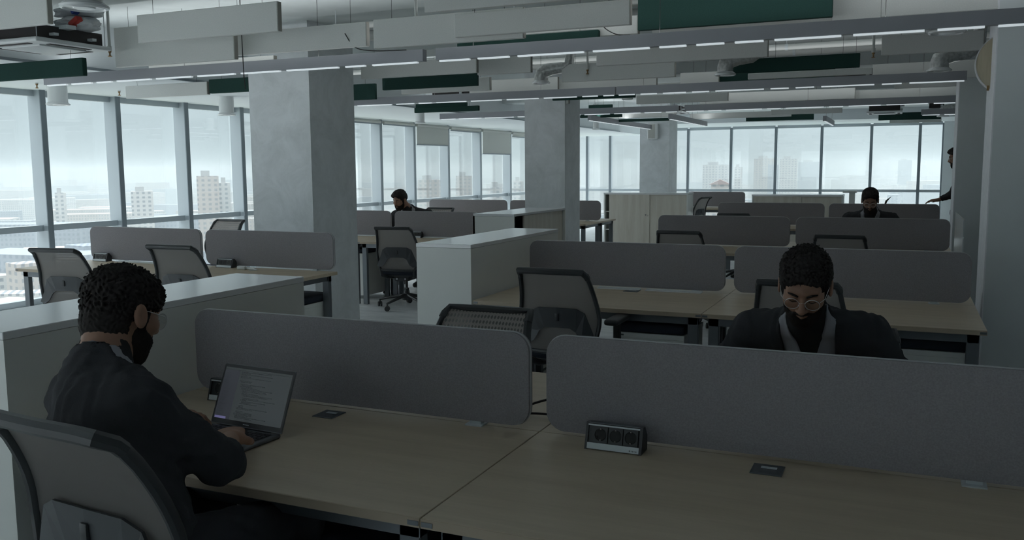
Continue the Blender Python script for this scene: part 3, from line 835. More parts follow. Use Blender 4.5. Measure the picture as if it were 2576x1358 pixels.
pcopy(-5.32, 5.90, 'power box on the first window side desk beside a white plug')
pcopy(-5.42, 9.32, 'power box on the second window side desk, behind the office chair')
# small maker mark on the lower trim of the foreground box
def mark(t, x, y, z, sx, rot):
    m = MB()
    for i, (a, w) in enumerate(((0, .004), (.006, .002), (.010, .003), (.015, .002), (.019, .004))): m.box(a, -.0002, 0, a+w, 0, .0035+.001*(i == 0))
    o = m.build('printed_mark', 'steel_grey', t); o.location = (x, y, z); o.rotation_euler = rot; return o
mark(pb, .050, -.0052, .0075, 1, (-.26, 0, 0))

def flap(x, y, w, d, label):
    t = thing('cable_flap', label, 'cable port', (x, y, DZ), 0, 'metal cable flaps in the desktops')
    MB().box(-w/2, -d/2, 0, w/2, d/2, .003, .001, seg=1).build('flap_plate', 'steel_grey', t)
    MB().box(-w*.22, d*.06, .0028, w*.28, d*.24, .0040).build('flap_slot', 'alu', t)
    return t
flap(-1.765, 2.435, .08, .085, 'metal cable flap in the desk right of the laptop')
flap(-.315, 2.435, .085, .085, 'metal cable flap right of the foreground power box')
flap(-1.66, 5.74, .10, .08, 'metal cable flap at the dividers of the second desk row')
# white plug and lead on L1
t = thing('plug_lead', 'white plug with short lead on the first window side desk', 'cable', (-5.06, 5.85, DZ), .1)
MB().box(-.06, -.02, 0, .02, .02, .03, .008).build('plug_body', 'valve_white', t, True); MB().tube([(.02, 0, .012), (.10, -.01, .008), (.16, -.05, .006), (.1, -.08, .006)], .006, 6).build('lead', 'valve_white', t, True)
# pale strips painting the desk reflection seen under the dividers
for (x0, x1, y, lb) in ((-6.62, -6.02, 5.915, 'first window side row, left desk'), (-1.92, -1.62, 5.775, 'second row, left desk, left strip'), (-1.58, -1.2, 5.775, 'second row, left desk, right strip'), (-6.45, -6.05, 9.36, 'second window side row, left desk'), (-5.35, -4.95, 9.36, 'second window side row, right desk')):
    t = thing('gap_reflection', 'white strip painted as gap reflection along the divider, '+lb, 'strip', (x0, y, DZ), 0, 'white strips painted as reflections along the dividers')
    MB().box(0, 0, 0, x1-x0, .05, .006, .002, seg=1).build('cover', 'valve_white', t); MB().box(0, .048, 0, x1-x0, .054, .012).build('lip', 'valve_white', t)  # plain white boxes; the reflection is put into their colour

# ------------------------------------------------------------------ storage
def low_cabinet(x0, x1, y0, y1, z, label, doors=None):
    t = thing('low_cabinet', label, 'cabinet', (x0, y0, 0), 0, 'white low storage cabinets')
    w, d = x1-x0, y1-y0
    if doors is None:
        MB().box(.002, .002, .03, w-.002, d-.002, z-.026).build('cabinet_body', 'cabinet_white', t)
    else:
        m = MB(); m.box(0, 0, .03, w-.03, .02, z-.026); m.box(0, d-.02, .03, w, d, z-.026); m.box(0, 0, .03, .02, d, z-.026); m.box(0, 0, .03, w-.03, d, .05); m.box(w-.03, 0, .03, w, .02, z-.026)
        m.build('cabinet_body', 'cabinet_white', t)
        m = MB(); m.box(.02, .02, .4, w-.05, d-.02, .42); m.box(.02, .02, .73, w-.05, d-.02, .75); m.build('shelf', 'desk_edge', t)
        for k, (a, b) in enumerate(doors):
            dd = MB().box(w-.03-.02*k, a, .05, w-.012-.02*k, b, z-.03).build('sliding_door', 'wood_door_vertical', t)
            MB().box(w-.030-.02*k+.018, a+.02, z-.5, w-.026-.02*k+.018, a+.035, z-.35).build('door_handle', 'alu', dd)
    MB().box(0, 0, z-.025, w, d, z, .002, seg=1).build('top_panel', 'cabinet_top', t)
    MB().box(.02, .02, 0, w-.02, d-.02, .03).build('plinth', 'steel_grey', t)
    return t
low_cabinet(-2.86, -2.47, 1.78, 3.25, 1.09, 'white low cabinet nearest the camera, left of the typing man')
low_cabinet(-2.90, -2.50, 5.0, 6.55, 1.09, 'white low cabinet with glossy top at the end of the second row')
low_cabinet(-4.22, -3.74, 8.5, 10.05, 1.09, 'white low cabinet with half open sliding doors facing right', [(.30, .78), (.72, 1.52)])
def tall_front_cabinet(x0, x1, y, z, label, gap):
    t = thing('sliding_door_cabinet', label, 'cabinet', (x0, y, 0), 0)
    w = x1-x0
    m = MB(); m.box(0, 0, 0, .025, .45, z-.03); m.box(w-.025, 0, 0, w, .45, z-.03); m.box(.025, .43, 0, w-.025, .45, z-.03); m.box(.025, 0, 0, w-.025, .45, .04)
    m.build('cabinet_body', 'cabinet_white', t)
    MB().box(-.005, -.005, z-.03, w+.005, .455, z).build('top_panel', 'cabinet_top', t)
    for zz in (.38, .72): MB().box(.025, .03, zz, w-.025, .43, zz+.02).build('shelf', 'cabinet_white', t)
    md = w*.52
    a = MB().box(gap, .004, .04, md+.05, .02, z-.032).build('sliding_door', 'wood_door_vertical', t)
    b_ = MB().box(md, .022, .04, w-.025, .038, z-.032).build('sliding_door', 'wood_door_vertical', t)
    for q, xx in ((a, md-.02), (b_, w-.08)):
        MB().lathe([(.012, -.004), (.012, .002)], (xx, .002 if q is a else .02, z*.62), 12, 'y').build('door_lock', 'chrome', q)
    MB().box(md+.02, -.012, z*.60, md+.03, -.002, z*.615).build('key', 'chrome', a)
    return t
tall_front_cabinet(-5.28, -3.66, 16.3, 1.09, 'pale wood sliding door cabinet with a key, in front of the far column', .10)
tall_front_cabinet(-2.52, -.98, 16.4, 1.07, 'pale wood cabinet beyond the fourth desk row, right of the side view chair', .03)
# tall white post beside the second wood cabinet
t = thing('white_post_stand', 'slim white stand right of the far wood cabinet', 'stand', (-.88, 17.4, 0), 0)
MB().box(-.05, -.05, 0, .05, .05, 1.08).build('stand_post', 'cabinet_white', t); MB().box(-.16, -.12, 1.08, .08, .12, 1.12, .01).build('stand_head', 'cabinet_white', t)

def pedestal(x, y, z, w, d, label, rz=0, cush=.06, zoff=0):
    t = thing('seat_pedestal', label, 'pedestal', (x, y, 0), rz, 'mobile pedestals with navy cushions')
    MB().box(0, 0, .05, w, d, z-cush-.03).build('pedestal_body', 'cabinet_white', t)
    MB().box(0, -.006, .08, w, 0, z-cush-.06).build('drawer', 'cabinet_white', t)
    MB().box(-.003, -.008, z-cush-.03, w+.003, d+.003, z-cush, .002, seg=1).build('top_frame', 'cabinet_white', t)
    MB().box(.0, -.004, z-cush, w, d, z, .018, seg=3).build('seat_cushion', 'navy_fabric', t, True)
    MB().box(.03, -.0095, z-cush-.019, .055, -.008, z-cush-.010).build('printed_mark', 'steel_grey', t)
    for sx in (.05, w-.05):
        for sy in (.06, d-.06): MB().lathe([(.022, -.012), (.022, .012)], (sx, sy, .025), 10, 'x').build('caster', 'chair_plastic', t)
    return t
pedestal(-1.57, 5.08, .645, .42, .52, 'navy topped pedestal under the second row, left of the middle legs')
pedestal(-.06, 5.16, .645, .42, .52, 'navy topped pedestal under the second row, beside the near pier', 0)
pedestal(-4.72, 5.55, .56, .40, .5, 'navy topped pedestal under the first window side row')
pedestal(-6.32, 9.0, .62, .40, .55, 'navy topped pedestal under the second window side row')
pedestal(-1.52, 1.95, .56, .42, .52, 'white pedestal in the dark under the nearest left desk')

# ------------------------------------------------------------------ office chairs
def make_chair():
    t = thing('office_chair', 'chair', 'chair', (0, 0, 0), 0, 'black mesh back office chairs')
    # local: sitter faces +Y, origin on the floor under the gas column
    S = -.23
    def bx(u, v):   # back surface, u -1..1, v 0 bottom..1 top
        z = .50+.48*v
        wdt = (.195+.055*math.sin(min(1, v/.45)*PI/2)) if v < .45 else (.25-.048*((v-.45)/.55))
        yy = S-.02-.05*v-.06*v*v+.045*math.sin(v*PI)*1.0-.03*(1-v)**2+.045*(u*u)*.0
        yy += .030*u*u*(1-.3*v)
        if v > .9: yy -= .25*(v-.9)**1.2
        return Vector((u*wdt, yy, z))
    m = MB(); m.grid(lambda u, v: bx(-.97+1.94*u, v)+Vector((0, .004, 0)), 12, 20); m.build('mesh_back', 'chair_mesh', t, True)
    m = MB(); m.grid(lambda u, v: bx(-.97+1.94*u, v)-Vector((0, .004, 0)), 12, 20); m.build('back_lining', 'chair_lining', t, True)
    for s in (-1, 1):
        P = [bx(s, v/14) for v in range(14)]
        P = [Vector((s*.10, -.06, .415)), Vector((s*.16, -.17, .42)), Vector((s*.192, -.245, .455))]+P
        MB().tube(P, [.014, .016, .017]+[.0165]*14, 8, flat=(.8, 1.25)).build('side_frame', 'chair_plastic', t, True)
    P = [bx(-1, 13/14), bx(-1, .965)]+[bx(-.97+1.94*k/10, 1.0)+Vector((0, -.004-.018*abs(-1+2*k/10)**3, .004)) for k in range(11)]+[bx(1, .965), bx(1, 13/14)]
    m = MB(); m.tube(P, [.0165, .0168]+[.017]*11+[.0168, .0165], 8, flat=(1.1, 1.1)); m.build('top_rail', 'chair_plastic', t, True)
    P = [bx(-1+2*k/8, 0.02) for k in range(9)]
    MB().tube(P, .013, 8).build('lower_rail', 'chair_plastic', t, True)
    # lumbar support: arch shaped band behind the mesh
    out = [(-.245, .555), (-.235, .60), (-.215, .615), (-.17, .74), (-.12, .765), (.12, .765), (.17, .74), (.215, .615), (.235, .60), (.245, .555), (.19, .545), (.145, .575), (.11, .635), (.08, .65), (-.08, .65), (-.11, .635), (-.145, .575), (-.19, .545)]
    def yb(x, z):
        v = (z-.50)/.48; return bx(max(-1, min(1, x/.25)), v).y-.012
    m = MB(); n_ = len(out)
    # split into quads between outer arch and inner arch
    top = [(-.245, .557), (-.215, .63), (-.17, .74), (-.12, .765), (0, .768), (.12, .765), (.17, .74), (.215, .63), (.245, .557)]
    bot = [(-.19, .545), (-.15, .572), (-.115, .63), (-.08, .65), (0, .652), (.08, .65), (.115, .63), (.15, .572), (.19, .545)]
    A = []; B = []
    for (x, z) in top: A.append((m.bm.verts.new((x, yb(x, z), z)), m.bm.verts.new((x, yb(x, z)-.008, z))))
    for (x, z) in bot: B.append((m.bm.verts.new((x, yb(x, z), z)), m.bm.verts.new((x, yb(x, z)-.008, z))))
    for k in range(8):
        m.bm.faces.new((A[k][1], A[k+1][1], B[k+1][1], B[k][1])); m.bm.faces.new((A[k][0], A[k+1][0], B[k+1][0], B[k][0]))
        m.bm.faces.new((A[k][0], A[k+1][0], A[k+1][1], A[k][1])); m.bm.faces.new((B[k][0], B[k+1][0], B[k+1][1], B[k][1]))
    m.bm.faces.new((A[0][0], A[0][1], B[0][1], B[0][0])); m.bm.faces.new((A[8][0], A[8][1], B[8][1], B[8][0]))
    lum = m.build('lumbar_support', 'chair_lumbar', t)
    MB().box(-.012, yb(0, .70)-.022, .69, .012, yb(0, .70)-.006, .735, .004).build('lumbar_knob', 'chair_plastic', lum, True)
    # seat
    m = MB(); m.box(-.235, -.19, .445, .235, .27, .505, .028, seg=4)
    m.build('seat', 'navy_fabric', t, True)
    m = MB(); m.box(-.20, -.16, .425, .20, .22, .446, .006); m.box(-.09, -.15, .375, .09, .13, .428, .015); m.build('seat_mechanism', 'chair_plastic', t, True)
    for q in (-.05, .05): MB().lathe([(.011, -.006), (.011, .003), (.007, .003)], (q, -.153, .40), 12, 'y').build('mechanism_bolt', 'chrome', t)
    MB().tube([(.09, .02, .40), (.19, .03, .395), (.23, .03, .385)], .006, 6).build('height_lever', 'chair_plastic', t, True)
    MB().lathe([(.026, .13), (.026, .26), (.016, .26), (.016, .39)], n=14).build('gas_column', 'chair_plastic', t, True)
    MB().lathe([(.05, .09), (.055, .12), (.035, .16), (.03, .20)], n=16).build('base_hub', 'chair_plastic', t, True)
    for k in range(5):
        a = math.radians(90+72*k+18); c, s = math.cos(a), math.sin(a)
        MB().tube([(.03*c, .03*s, .145), (.16*c, .16*s, .120), (.335*c, .335*s, .085)], [.026, .021, .014], 8, flat=(1, .8)).build('base_leg', 'chair_plastic', t, True)
        m = MB()
        for off in (-.014, .014):
            rot = Matrix.Rotation(a+.6, 3, 'Z')
            r0 = []
            ce = Vector((.335*c, .335*s, .030))
            for h in (-.009, .009):
                r0.append([m.bm.verts.new(ce+rot @ Vector((off+h, .029*math.cos(w*PI/8), .029*math.sin(w*PI/8)))) for w in range(16)])
            for w in range(16): m.bm.faces.new((r0[0][w], r0[0][(w+1) % 16], r0[1][(w+1) % 16], r0[1][w]))
            m.bm.faces.new(r0[0][::-1]); m.bm.faces.new(r0[1])
        m.tube([(.335*c, .335*s, .03), (.335*c, .335*s, .088)], .009, 8)
        m.build('caster', 'chair_plastic', t)
    return t
CH0 = make_chair()
used_ch = [False]
LOWER = {'base_hub', 'base_leg', 'caster'}
def place_chair(x, y, deg, label, dz=0.0, arms=(), toprel=True, sx=1.0):
    """x, y = top of the backrest when toprel, else the gas column"""
    c = copy_tree(CH0) if used_ch[0] else CH0
    used_ch[0] = True
    a = math.radians(deg)
    if toprel:
        off = Vector((0, .355, 0)); off.rotate(Matrix.Rotation(a, 3, 'Z')); x += off.x; y += off.y
    c.location = (x, y, 0); c.rotation_euler = (0, 0, a); c['label'] = label
    c.scale = (sx, 1, 1)
    for k in c.children:
        b = k.name.split('.')[0]
        if b in LOWER: k.location.z = 0
        elif b == 'gas_column': k.location.z = 0; k.scale.z = 1.0; k.location.z = dz*.6
        else: k.location.z = dz
    for s in arms:
        m = MB(); m.tube([(s*.14, .0, .42+dz), (s*.27, .0, .43+dz), (s*.285, 0, .50+dz), (s*.285, .0, .66+dz)], .018, 8, flat=(1, 1.4)); m.build('arm_post', 'chair_plastic', c, True)
        m = MB(); m.box(s*.285-.045, -.13, .655+dz, s*.285+.045, .13, .69+dz, .016, seg=3); m.build('arm_pad', 'chair_plastic', c, True)
    return c
place_chair(-1.655, 1.27, -5, 'black office chair the typing man sits on', .055)
place_chair(-1.77, 4.53, 0, 'black mesh chair at the second row with visible armrest at right', .02, arms=(1,), sx=.95)
place_chair(-.46, 4.47, -2, 'black mesh chair just behind the head of the facing man', .02, sx=.92)
place_chair(-1.70, 3.56, 180, 'chair whose patterned mesh top shows over the nearest divider', -.05, sx=1.02)
place_chair(-.215, 3.98, 180, 'office chair the facing man behind the right foreground divider sits on', -.11)
place_chair(-6.03, 4.82, 10, 'office chair at the first window side desk, nearest the windows', -.02)
place_chair(-5.01, 5.0, 4, 'office chair seen just right of the typing man\'s curly hair', .02)
place_chair(-5.10, 8.30, 8, 'whole office chair standing in the aisle with its five star base showing', -.055)
place_chair(-6.97, 7.85, 176, 'pale mesh chair back between the windows and the thick column', .02)
place_chair(-1.97, 8.40, 0, 'chair top in front of the left divider of the third row', -.035)
place_chair(-.51, 8.30, 0, 'chair top in front of the right divider of the third row', -.035)
place_chair(-2.08, 12.0, 0, 'flat dark chair top just behind the third row, left half', -.045)
place_chair(-.42, 10.95, 180, 'office chair of the man behind the third desk row', .02)
place_chair(-5.95, 10.95, 180, 'dark chair top right of the man near the windows', .03)
place_chair(-3.50, 17.1, 75, 'far office chair seen from the side beside the wood cabinet', 0)

# ------------------------------------------------------------------ laptop
def laptop(x, y, rz, label, lid=113):
    t = thing('laptop', label, 'laptop', (x, y, DZ), rz)
    # local origin: middle of the hinge edge; screen faces -Y, keyboard toward -Y
    W, D = .304, .212
    base = MB().box(-W/2, -D, .002, W/2, 0, .013, .004, seg=3).build('laptop_base', 'laptop_alu', t, True)
    MB().box(-.135, -.118, .0128, .135, -.018, .0134).build('keyboard_well', 'laptop_black', base)
    m = MB()
    for r in range(5):
        for c in range(14):
            m.box(-.132+c*.0189, -.034-r*.0175, .0134, -.132+c*.0189+.016, -.020-r*.0175, .0146)
    k = m.build('keyboard', 'key_black', base)
    MB().box(-.06, -.205, .0128, .06, -.128, .0134).build('trackpad', 'laptop_alu', base)
    MB().box(-.11, -.012, .004, .11, .004, .013, .003).build('hinge', 'laptop_black', base)
    L = bpy.data.objects.new('laptop_lid', None); 
    R = Matrix.Rotation(math.radians(-(lid-90)), 4, 'X')
    H = .198
    m = MB(); m.box(-W/2, 0, 0, W/2, .0045, H, .002, seg=2)
    lid_o = m.build('lid', 'laptop_alu', t, True); lid_o.location = (0, .002, .012); lid_o.rotation_euler = (math.radians(-(lid-90)), 0, 0)
    MB().prism(rrect(-W/2+.0015, .003, W/2-.0015, H-.0015, .006), 'y', -.0006, 0).build('screen_bezel', 'laptop_black', lid_o)
    MB().box(-W/2+.009, -.0010, .018, W/2-.009, -.0006, H-.012).build('display', 'laptop_screen', lid_o)
    MB().box(-W/2+.009, -.0013, .018, -W/2+.075, -.0010, H-.020).build('sidebar', 'screen_sidebar', lid_o)
    MB().box(-W/2+.012, -.0015, .0185, -W/2+.06, -.0013, .026).build('status_bar', 'screen_blue', lid_o)
    random.seed(4); m = MB(); z = H-.024
    m.box(-W/2+.009, -.0014, H-.0195, W/2-.009, -.0010, H-.0187)
    ind = 0; row = 0
    while z > .026:
        row += 1
        if random.random() < .85:
            ind = max(0, min(4, ind+random.choice((-1, 0, 0, 1)))); xx = -W/2+.082+ind*.007; L_ = random.choice((.02, .035, .05, .07, .10, .13))
            q = xx
            while q < xx+L_:
                w_ = random.uniform(.003, .012); m.box(q, -.0013, z, q+w_, -.0010, z+.0015); q += w_+.0016
        if random.random() < .45:
            q = -W/2+.014; m.box(q, -.0016, z, q+random.uniform(.012, .035), -.0013, z+.0010)
        z -= .0036
    m.build('code_text', 'screen_text', lid_o)
    m = MB()
    for i, w_ in enumerate((.0035, .0022, .0028, .0022, .0030, .0028, .0025)): m.box(-.012+i*.0037, -.0010, .0085, -.012+i*.0037+w_*.8, -.0006, .0110)
    m.build('printed_mark', 'alu', lid_o)
    return t
laptop(-1.897, 2.165, math.radians(-4), 'open laptop with lines of code in front of the typing man')
# plant sprig
t = thing('plant_sprig', 'two dark leaf tips rising behind the fourth row divider', 'plant', (-.30, 14.6, .74), 0)
MB().tube([(0, 0, 0), (.02, 0, .2), (.06, 0, .34), (.12, 0, .40)], [.006, .008, .014, .002], 6).build('leaf', 'plant_leaf', t, True)
MB().tube([(.02, 0, .2), (.06, .02, .27), (.11, .02, .30)], [.006, .012, .002], 6).build('leaf', 'plant_leaf', t, True)
MB().lathe([(.04, 0), (.055, .10), (.045, .10), (.04, .02)], n=16).build('plant_pot', 'cabinet_white', t, True)
t.location = (-.29, 13.45, .74)

# ------------------------------------------------------------------ people (implicit surfaces, meshed with surface nets)
def surface_nets(F, xs, ys, zs):
    ins = F < 0
    V = [xs, ys, zs]; n = F.shape
    ids = []; pos = []; quads = []
    for ax in range(3):
        sl0 = [slice(None)]*3; sl1 = [slice(None)]*3
        sl0[ax] = slice(0, -1); sl1[ax] = slice(1, None)
        a = ins[tuple(sl0)]; b = ins[tuple(sl1)]
        I = np.argwhere(a != b)
        o1, o2 = [(1, 2), (2, 0), (0, 1)][ax]
        ok = (I[:, o1] > 0) & (I[:, o1] < n[o1]-1) & (I[:, o2] > 0) & (I[:, o2] < n[o2]-1)
        I = I[ok]
        if len(I) == 0: continue
        J = I.copy(); J[:, ax] += 1
        f0 = F[I[:, 0], I[:, 1], I[:, 2]]; f1 = F[J[:, 0], J[:, 1], J[:, 2]]
        t = f0/(f0-f1)
        p = np.stack([V[q][I[:, q]] for q in range(3)], 1).astype(np.float64)
        p[:, ax] += t*(V[ax][J[:, ax]]-V[ax][I[:, ax]])
        cells = []
        for d1, d2 in ((-1, -1), (0, -1), (0, 0), (-1, 0)):
            c = I.copy(); c[:, o1] += d1; c[:, o2] += d2
            cid = (c[:, 0]*n[1]+c[:, 1])*n[2]+c[:, 2]
            cells.append(cid); ids.append(cid); pos.append(p)
        q = np.stack(cells, 1)
        flip = ~ins[I[:, 0], I[:, 1], I[:, 2]]
        q[flip] = q[flip][:, ::-1]
        quads.append(q)
    ids = np.concatenate(ids); pos = np.concatenate(pos); quads = np.concatenate(quads)
    u, inv = np.unique(ids, return_inverse=True); inv = inv.ravel()
    cnt = np.bincount(inv)
    verts = np.stack([np.bincount(inv, pos[:, q])/cnt for q in range(3)], 1)
    return verts, np.searchsorted(u, quads)

def np_mesh(name, verts, quads, mt, parent, material_fn=None):
    me = bpy.data.meshes.new(name)
    me.vertices.add(len(verts)); me.vertices.foreach_set('co', verts.astype(np.float32).ravel())
    me.loops.add(len(quads)*4); me.loops.foreach_set('vertex_index', quads.astype(np.int32).ravel())
    me.polygons.add(len(quads)); me.polygons.foreach_set('loop_start', np.arange(0, len(quads)*4, 4, dtype=np.int32))
    me.polygons.foreach_set('loop_total', np.full(len(quads), 4, dtype=np.int32))
    me.polygons.foreach_set('use_smooth', np.ones(len(quads), dtype=bool))
    me.materials.append(MATS[mt]); me.update(); me.validate()
    o = bpy.data.objects.new(name, me); COL.objects.link(o); o.parent = parent
    return o

def smin(a, b, k):
    if k <= 0: return np.minimum(a, b)
    h = np.maximum(k-np.abs(a-b), 0)/k
    return np.minimum(a, b)-h*h*k*.25
def smax(a, b, k): return -smin(-a, -b, k)
def d_ell(X, Y, Z, c, r):
    x, y, z = (X-c[0])/r[0], (Y-c[1])/r[1], (Z-c[2])/r[2]
    k0 = np.sqrt(x*x+y*y+z*z)+1e-6
    k1 = np.sqrt((x/r[0])**2+(y/r[1])**2+(z/r[2])**2)+1e-6
    return k0*(k0-1)/k1
def d_cap(X, Y, Z, a, b, ra, rb):
    a = np.array(a, float); b = np.array(b, float); d = b-a; L = d@d+1e-9
    t = np.clip(((X-a[0])*d[0]+(Y-a[1])*d[1]+(Z-a[2])*d[2])/L, 0, 1)
    return np.sqrt((X-a[0]-t*d[0])**2+(Y-a[1]-t*d[1])**2+(Z-a[2]-t*d[2])**2)-(ra+(rb-ra)*t)

class Field:
    def __init__(s, lo, hi, res, fine=()):
        """tensor grid; fine = list of (lo, hi, res) boxes whose intervals are refined on every axis"""
        s.ax = []
        for q in range(3):
            pts = [lo[q]]; x = lo[q]
            while x < hi[q]:
                r = res
                for f in fine:
                    if f[0][q] <= x <= f[1][q]: r = min(r, f[2])
                x += r; pts.append(x)
            s.ax.append(np.array(pts, dtype=np.float64))
        s.F = np.full([len(a) for a in s.ax], .5, dtype=np.float32)
    def add(s, fn, lo, hi, k=.02, op='u', m=.03):
        sl = []
        for q in range(3):
            i0 = np.searchsorted(s.ax[q], lo[q]-m-k); i1 = np.searchsorted(s.ax[q], hi[q]+m+k)
            if i1 <= i0: return
            sl.append(slice(i0, i1))
        X, Y, Z = np.meshgrid(s.ax[0][sl[0]], s.ax[1][sl[1]], s.ax[2][sl[2]], indexing='ij', sparse=True)
        d = fn(X, Y, Z).astype(np.float32); sl = tuple(sl)
        if op == 'u': s.F[sl] = smin(s.F[sl], d, k)
        elif op == 's': s.F[sl] = smax(s.F[sl], -d, k)
    def cap(s, a, b, ra, rb=None, k=.02, op='u'):
        rb = ra if rb is None else rb
        lo = np.minimum(a, b)-max(ra, rb); hi = np.maximum(a, b)+max(ra, rb)
        s.add(lambda X, Y, Z: d_cap(X, Y, Z, a, b, ra, rb), lo, hi, k, op)
    def ell(s, c, r, R=None, k=.02, op='u'):
        c = np.array(c, float); mr = max(r)
        def fn(X, Y, Z):
            if R is None: return d_ell(X, Y, Z, c, r)
            x, y, z = X-c[0], Y-c[1], Z-c[2]
            return d_ell(x*R[0, 0]+y*R[1, 0]+z*R[2, 0], x*R[0, 1]+y*R[1, 1]+z*R[2, 1], x*R[0, 2]+y*R[1, 2]+z*R[2, 2], (0, 0, 0), r)
        s.add(fn, c-mr, c+mr, k, op)
    def mesh(s, name, mt, parent): return np_mesh(name, *surface_nets(s.F, *s.ax), mt, parent)

def ab(X): return np.abs(X)
def head_sdf(X, Y, Z):
    A = ab(X)
    d = d_ell(X, Y, Z, (0, -.014, .030), (.076, .094, .086))
    d = smin(d, d_ell(X, Y, Z, (0, .026, -.038), (.060, .064, .078)), .03)
    d = smin(d, d_ell(X, Y, Z, (0, .050, -.088), (.030, .030, .026)), .03)
    d = smin(d, d_cap(A, Y, Z, (0, .078, .030), (.040, .066, .028), .015, .012), .018)
    d = smin(d, d_ell(A, Y, Z, (.043, .058, -.018), (.022, .024, .020)), .022)
    # eye sockets and lids
    d = smax(d, -d_ell(A, Y, Z, (.031, .098, .006), (.019, .020, .013)), .012)
    d = smin(d, d_ell(A, Y, Z, (.031, .071, .004), (.0145, .0135, .0115)), .003)
    # nose
    d = smin(d, d_cap(X, Y, Z, (0, .086, .016), (0, .108, -.024), .008, .0105), .010)
    d = smin(d, d_ell(X, Y, Z, (0, .108, -.028), (.0115, .0115, .0095)), .008)
    d = smin(d, d_ell(A, Y, Z, (.0125, .097, -.030), (.0085, .011, .008)), .006)
    # mouth
    d = smin(d, d_cap(A, Y, Z, (0, .093, -.053), (.020, .082, -.055), .0065, .004), .006)
    d = smin(d, d_cap(A, Y, Z, (0, .091, -.064), (.018, .081, -.061), .0075, .004), .005)
    d = smax(d, -d_cap(A, Y, Z, (0, .102, -.0585), (.022, .088, -.0585), .0022, .0015), .003)
    # ears
    e = d_ell(A, Y*.94+Z*.3, Z*.95-Y*.3, (.083, -.008, -.002), (.009, .019, .032))
    e = smax(e, -d_ell(A, Y*.94+Z*.3, Z*.95-Y*.3, (.093, -.004, .0), (.006, .011, .021)), .004)
    return smin(d, e, .008)
def cranium(X, Y, Z, off):
    return d_ell(X, Y, Z, (0, -.014, .030), (.076+off, .094+off, .086+off))
def curl(X, Y, Z, w, a):
    k = 2*PI/w
    u = X+.3*w*np.sin(k*.5*Y+1.3); v = Y+.3*w*np.sin(k*.5*Z+.7); t = Z+.3*w*np.sin(k*.5*X+2.1)
    return a*np.sin(k*u)*np.sin(k*v)*np.cos(k*t)
def hair_short(X, Y, Z):
    A = ab(X)
    side = cranium(X, Y, Z, .010)
    side = smax(side, .012-Z-.35*(-.02-Y)*(Y < -.02), .01)     # lower edge, drops toward the nape
    side = smax(side, Y-.050, .01)
    side = smax(side, -d_ell(A, Y, Z, (.086, .0, -.004), (.02, .020, .030)), .006)
    top = d_ell(X, Y, Z, (0, .000, .082), (.080, .098, .060))
    top = smin(top, d_ell(X, Y, Z, (.012, .070, .082), (.052, .030, .026)), .03)
    h = smin(side, top, .02)
    h = smin(h, smax(cranium(X, Y, Z, .008), smax(Y+.03, -.072-Z, .01), .01), .015)
    h = smax(h, -d_ell(X, Y, Z, (0, .115, .034), (.060, .062, .052)), .008)
    up_ = np.clip(Z*14-.2, .35, 1.4)
    return h+up_*curl(X, Y, Z, .024, .0050)+curl(X, Y, Z, .011, .0022)
def hair_curly(X, Y, Z):
    A = ab(X)
    top = d_ell(X, Y, Z, (0, -.008, .050), (.088, .104, .074))
    back = d_ell(X, Y, Z, (0, -.036, -.005), (.072, .070, .108))
    h = smin(top, back, .03)
    h = smax(h, -.106-Z, .012)
    h = smax(h, -d_ell(X, Y, Z, (0, .125, .022), (.075, .062, .045)), .01)
    h = smax(h, -smax(smax(-.028-Y, Z-.022, .004), -.5+0*X, .0), .008) if False else h
    h = smax(h, -d_ell(A, Y, Z, (.082, .035, -.035), (.035, .060, .055)), .008)
    lo_ = np.clip((Z+.10)*9, .25, 1.)
    return h+lo_*(curl(X, Y, Z, .024, .0075)+curl(X, Y, Z, .012, .0034))
def beard(X, Y, Z):
    A = ab(X)
    b = d_ell(X, Y, Z, (0, .028, -.048), (.0665, .0705, .082))
    b = smin(b, d_ell(X, Y, Z, (0, .060, -.100), (.036, .036, .034)), .02)
    b = smax(b, Z+.026+.50*(Y-.02), .008)                 # upper edge slopes down toward the mouth
    b = smax(b, -.01-Y+.0*Z, .01)
    sb = smax(smax(d_ell(X, Y, Z, (0, .0, 0), (.080, .060, .08)), ab(Y-.022)-.014, .003), smax(Z-.03, -.05-Z, .003), .003)
    b = smin(b, smax(sb, .060-A, .003), .008)
    mo = d_cap(A, Y, Z, (0, .100, -.044), (.028, .080, -.055), .0075, .005)
    b = smin(b, mo, .006)
    b = smax(b, -d_ell(X, Y, Z, (0, .100, -.0610), (.021, .026, .0090)), .003)
    return b+curl(X, Y, Z, .012, .0020)+curl(X, Y, Z, .007, .0010)

def rot_head(yaw, pitch, roll=0):
    """yaw 0 looks along +Y, positive turns toward -X; pitch > 0 looks down"""
    return (Matrix.Rotation(math.radians(yaw), 3, 'Z') @ Matrix.Rotation(-math.radians(pitch), 3, 'X') @ Matrix.Rotation(math.radians(roll), 3, 'Y'))

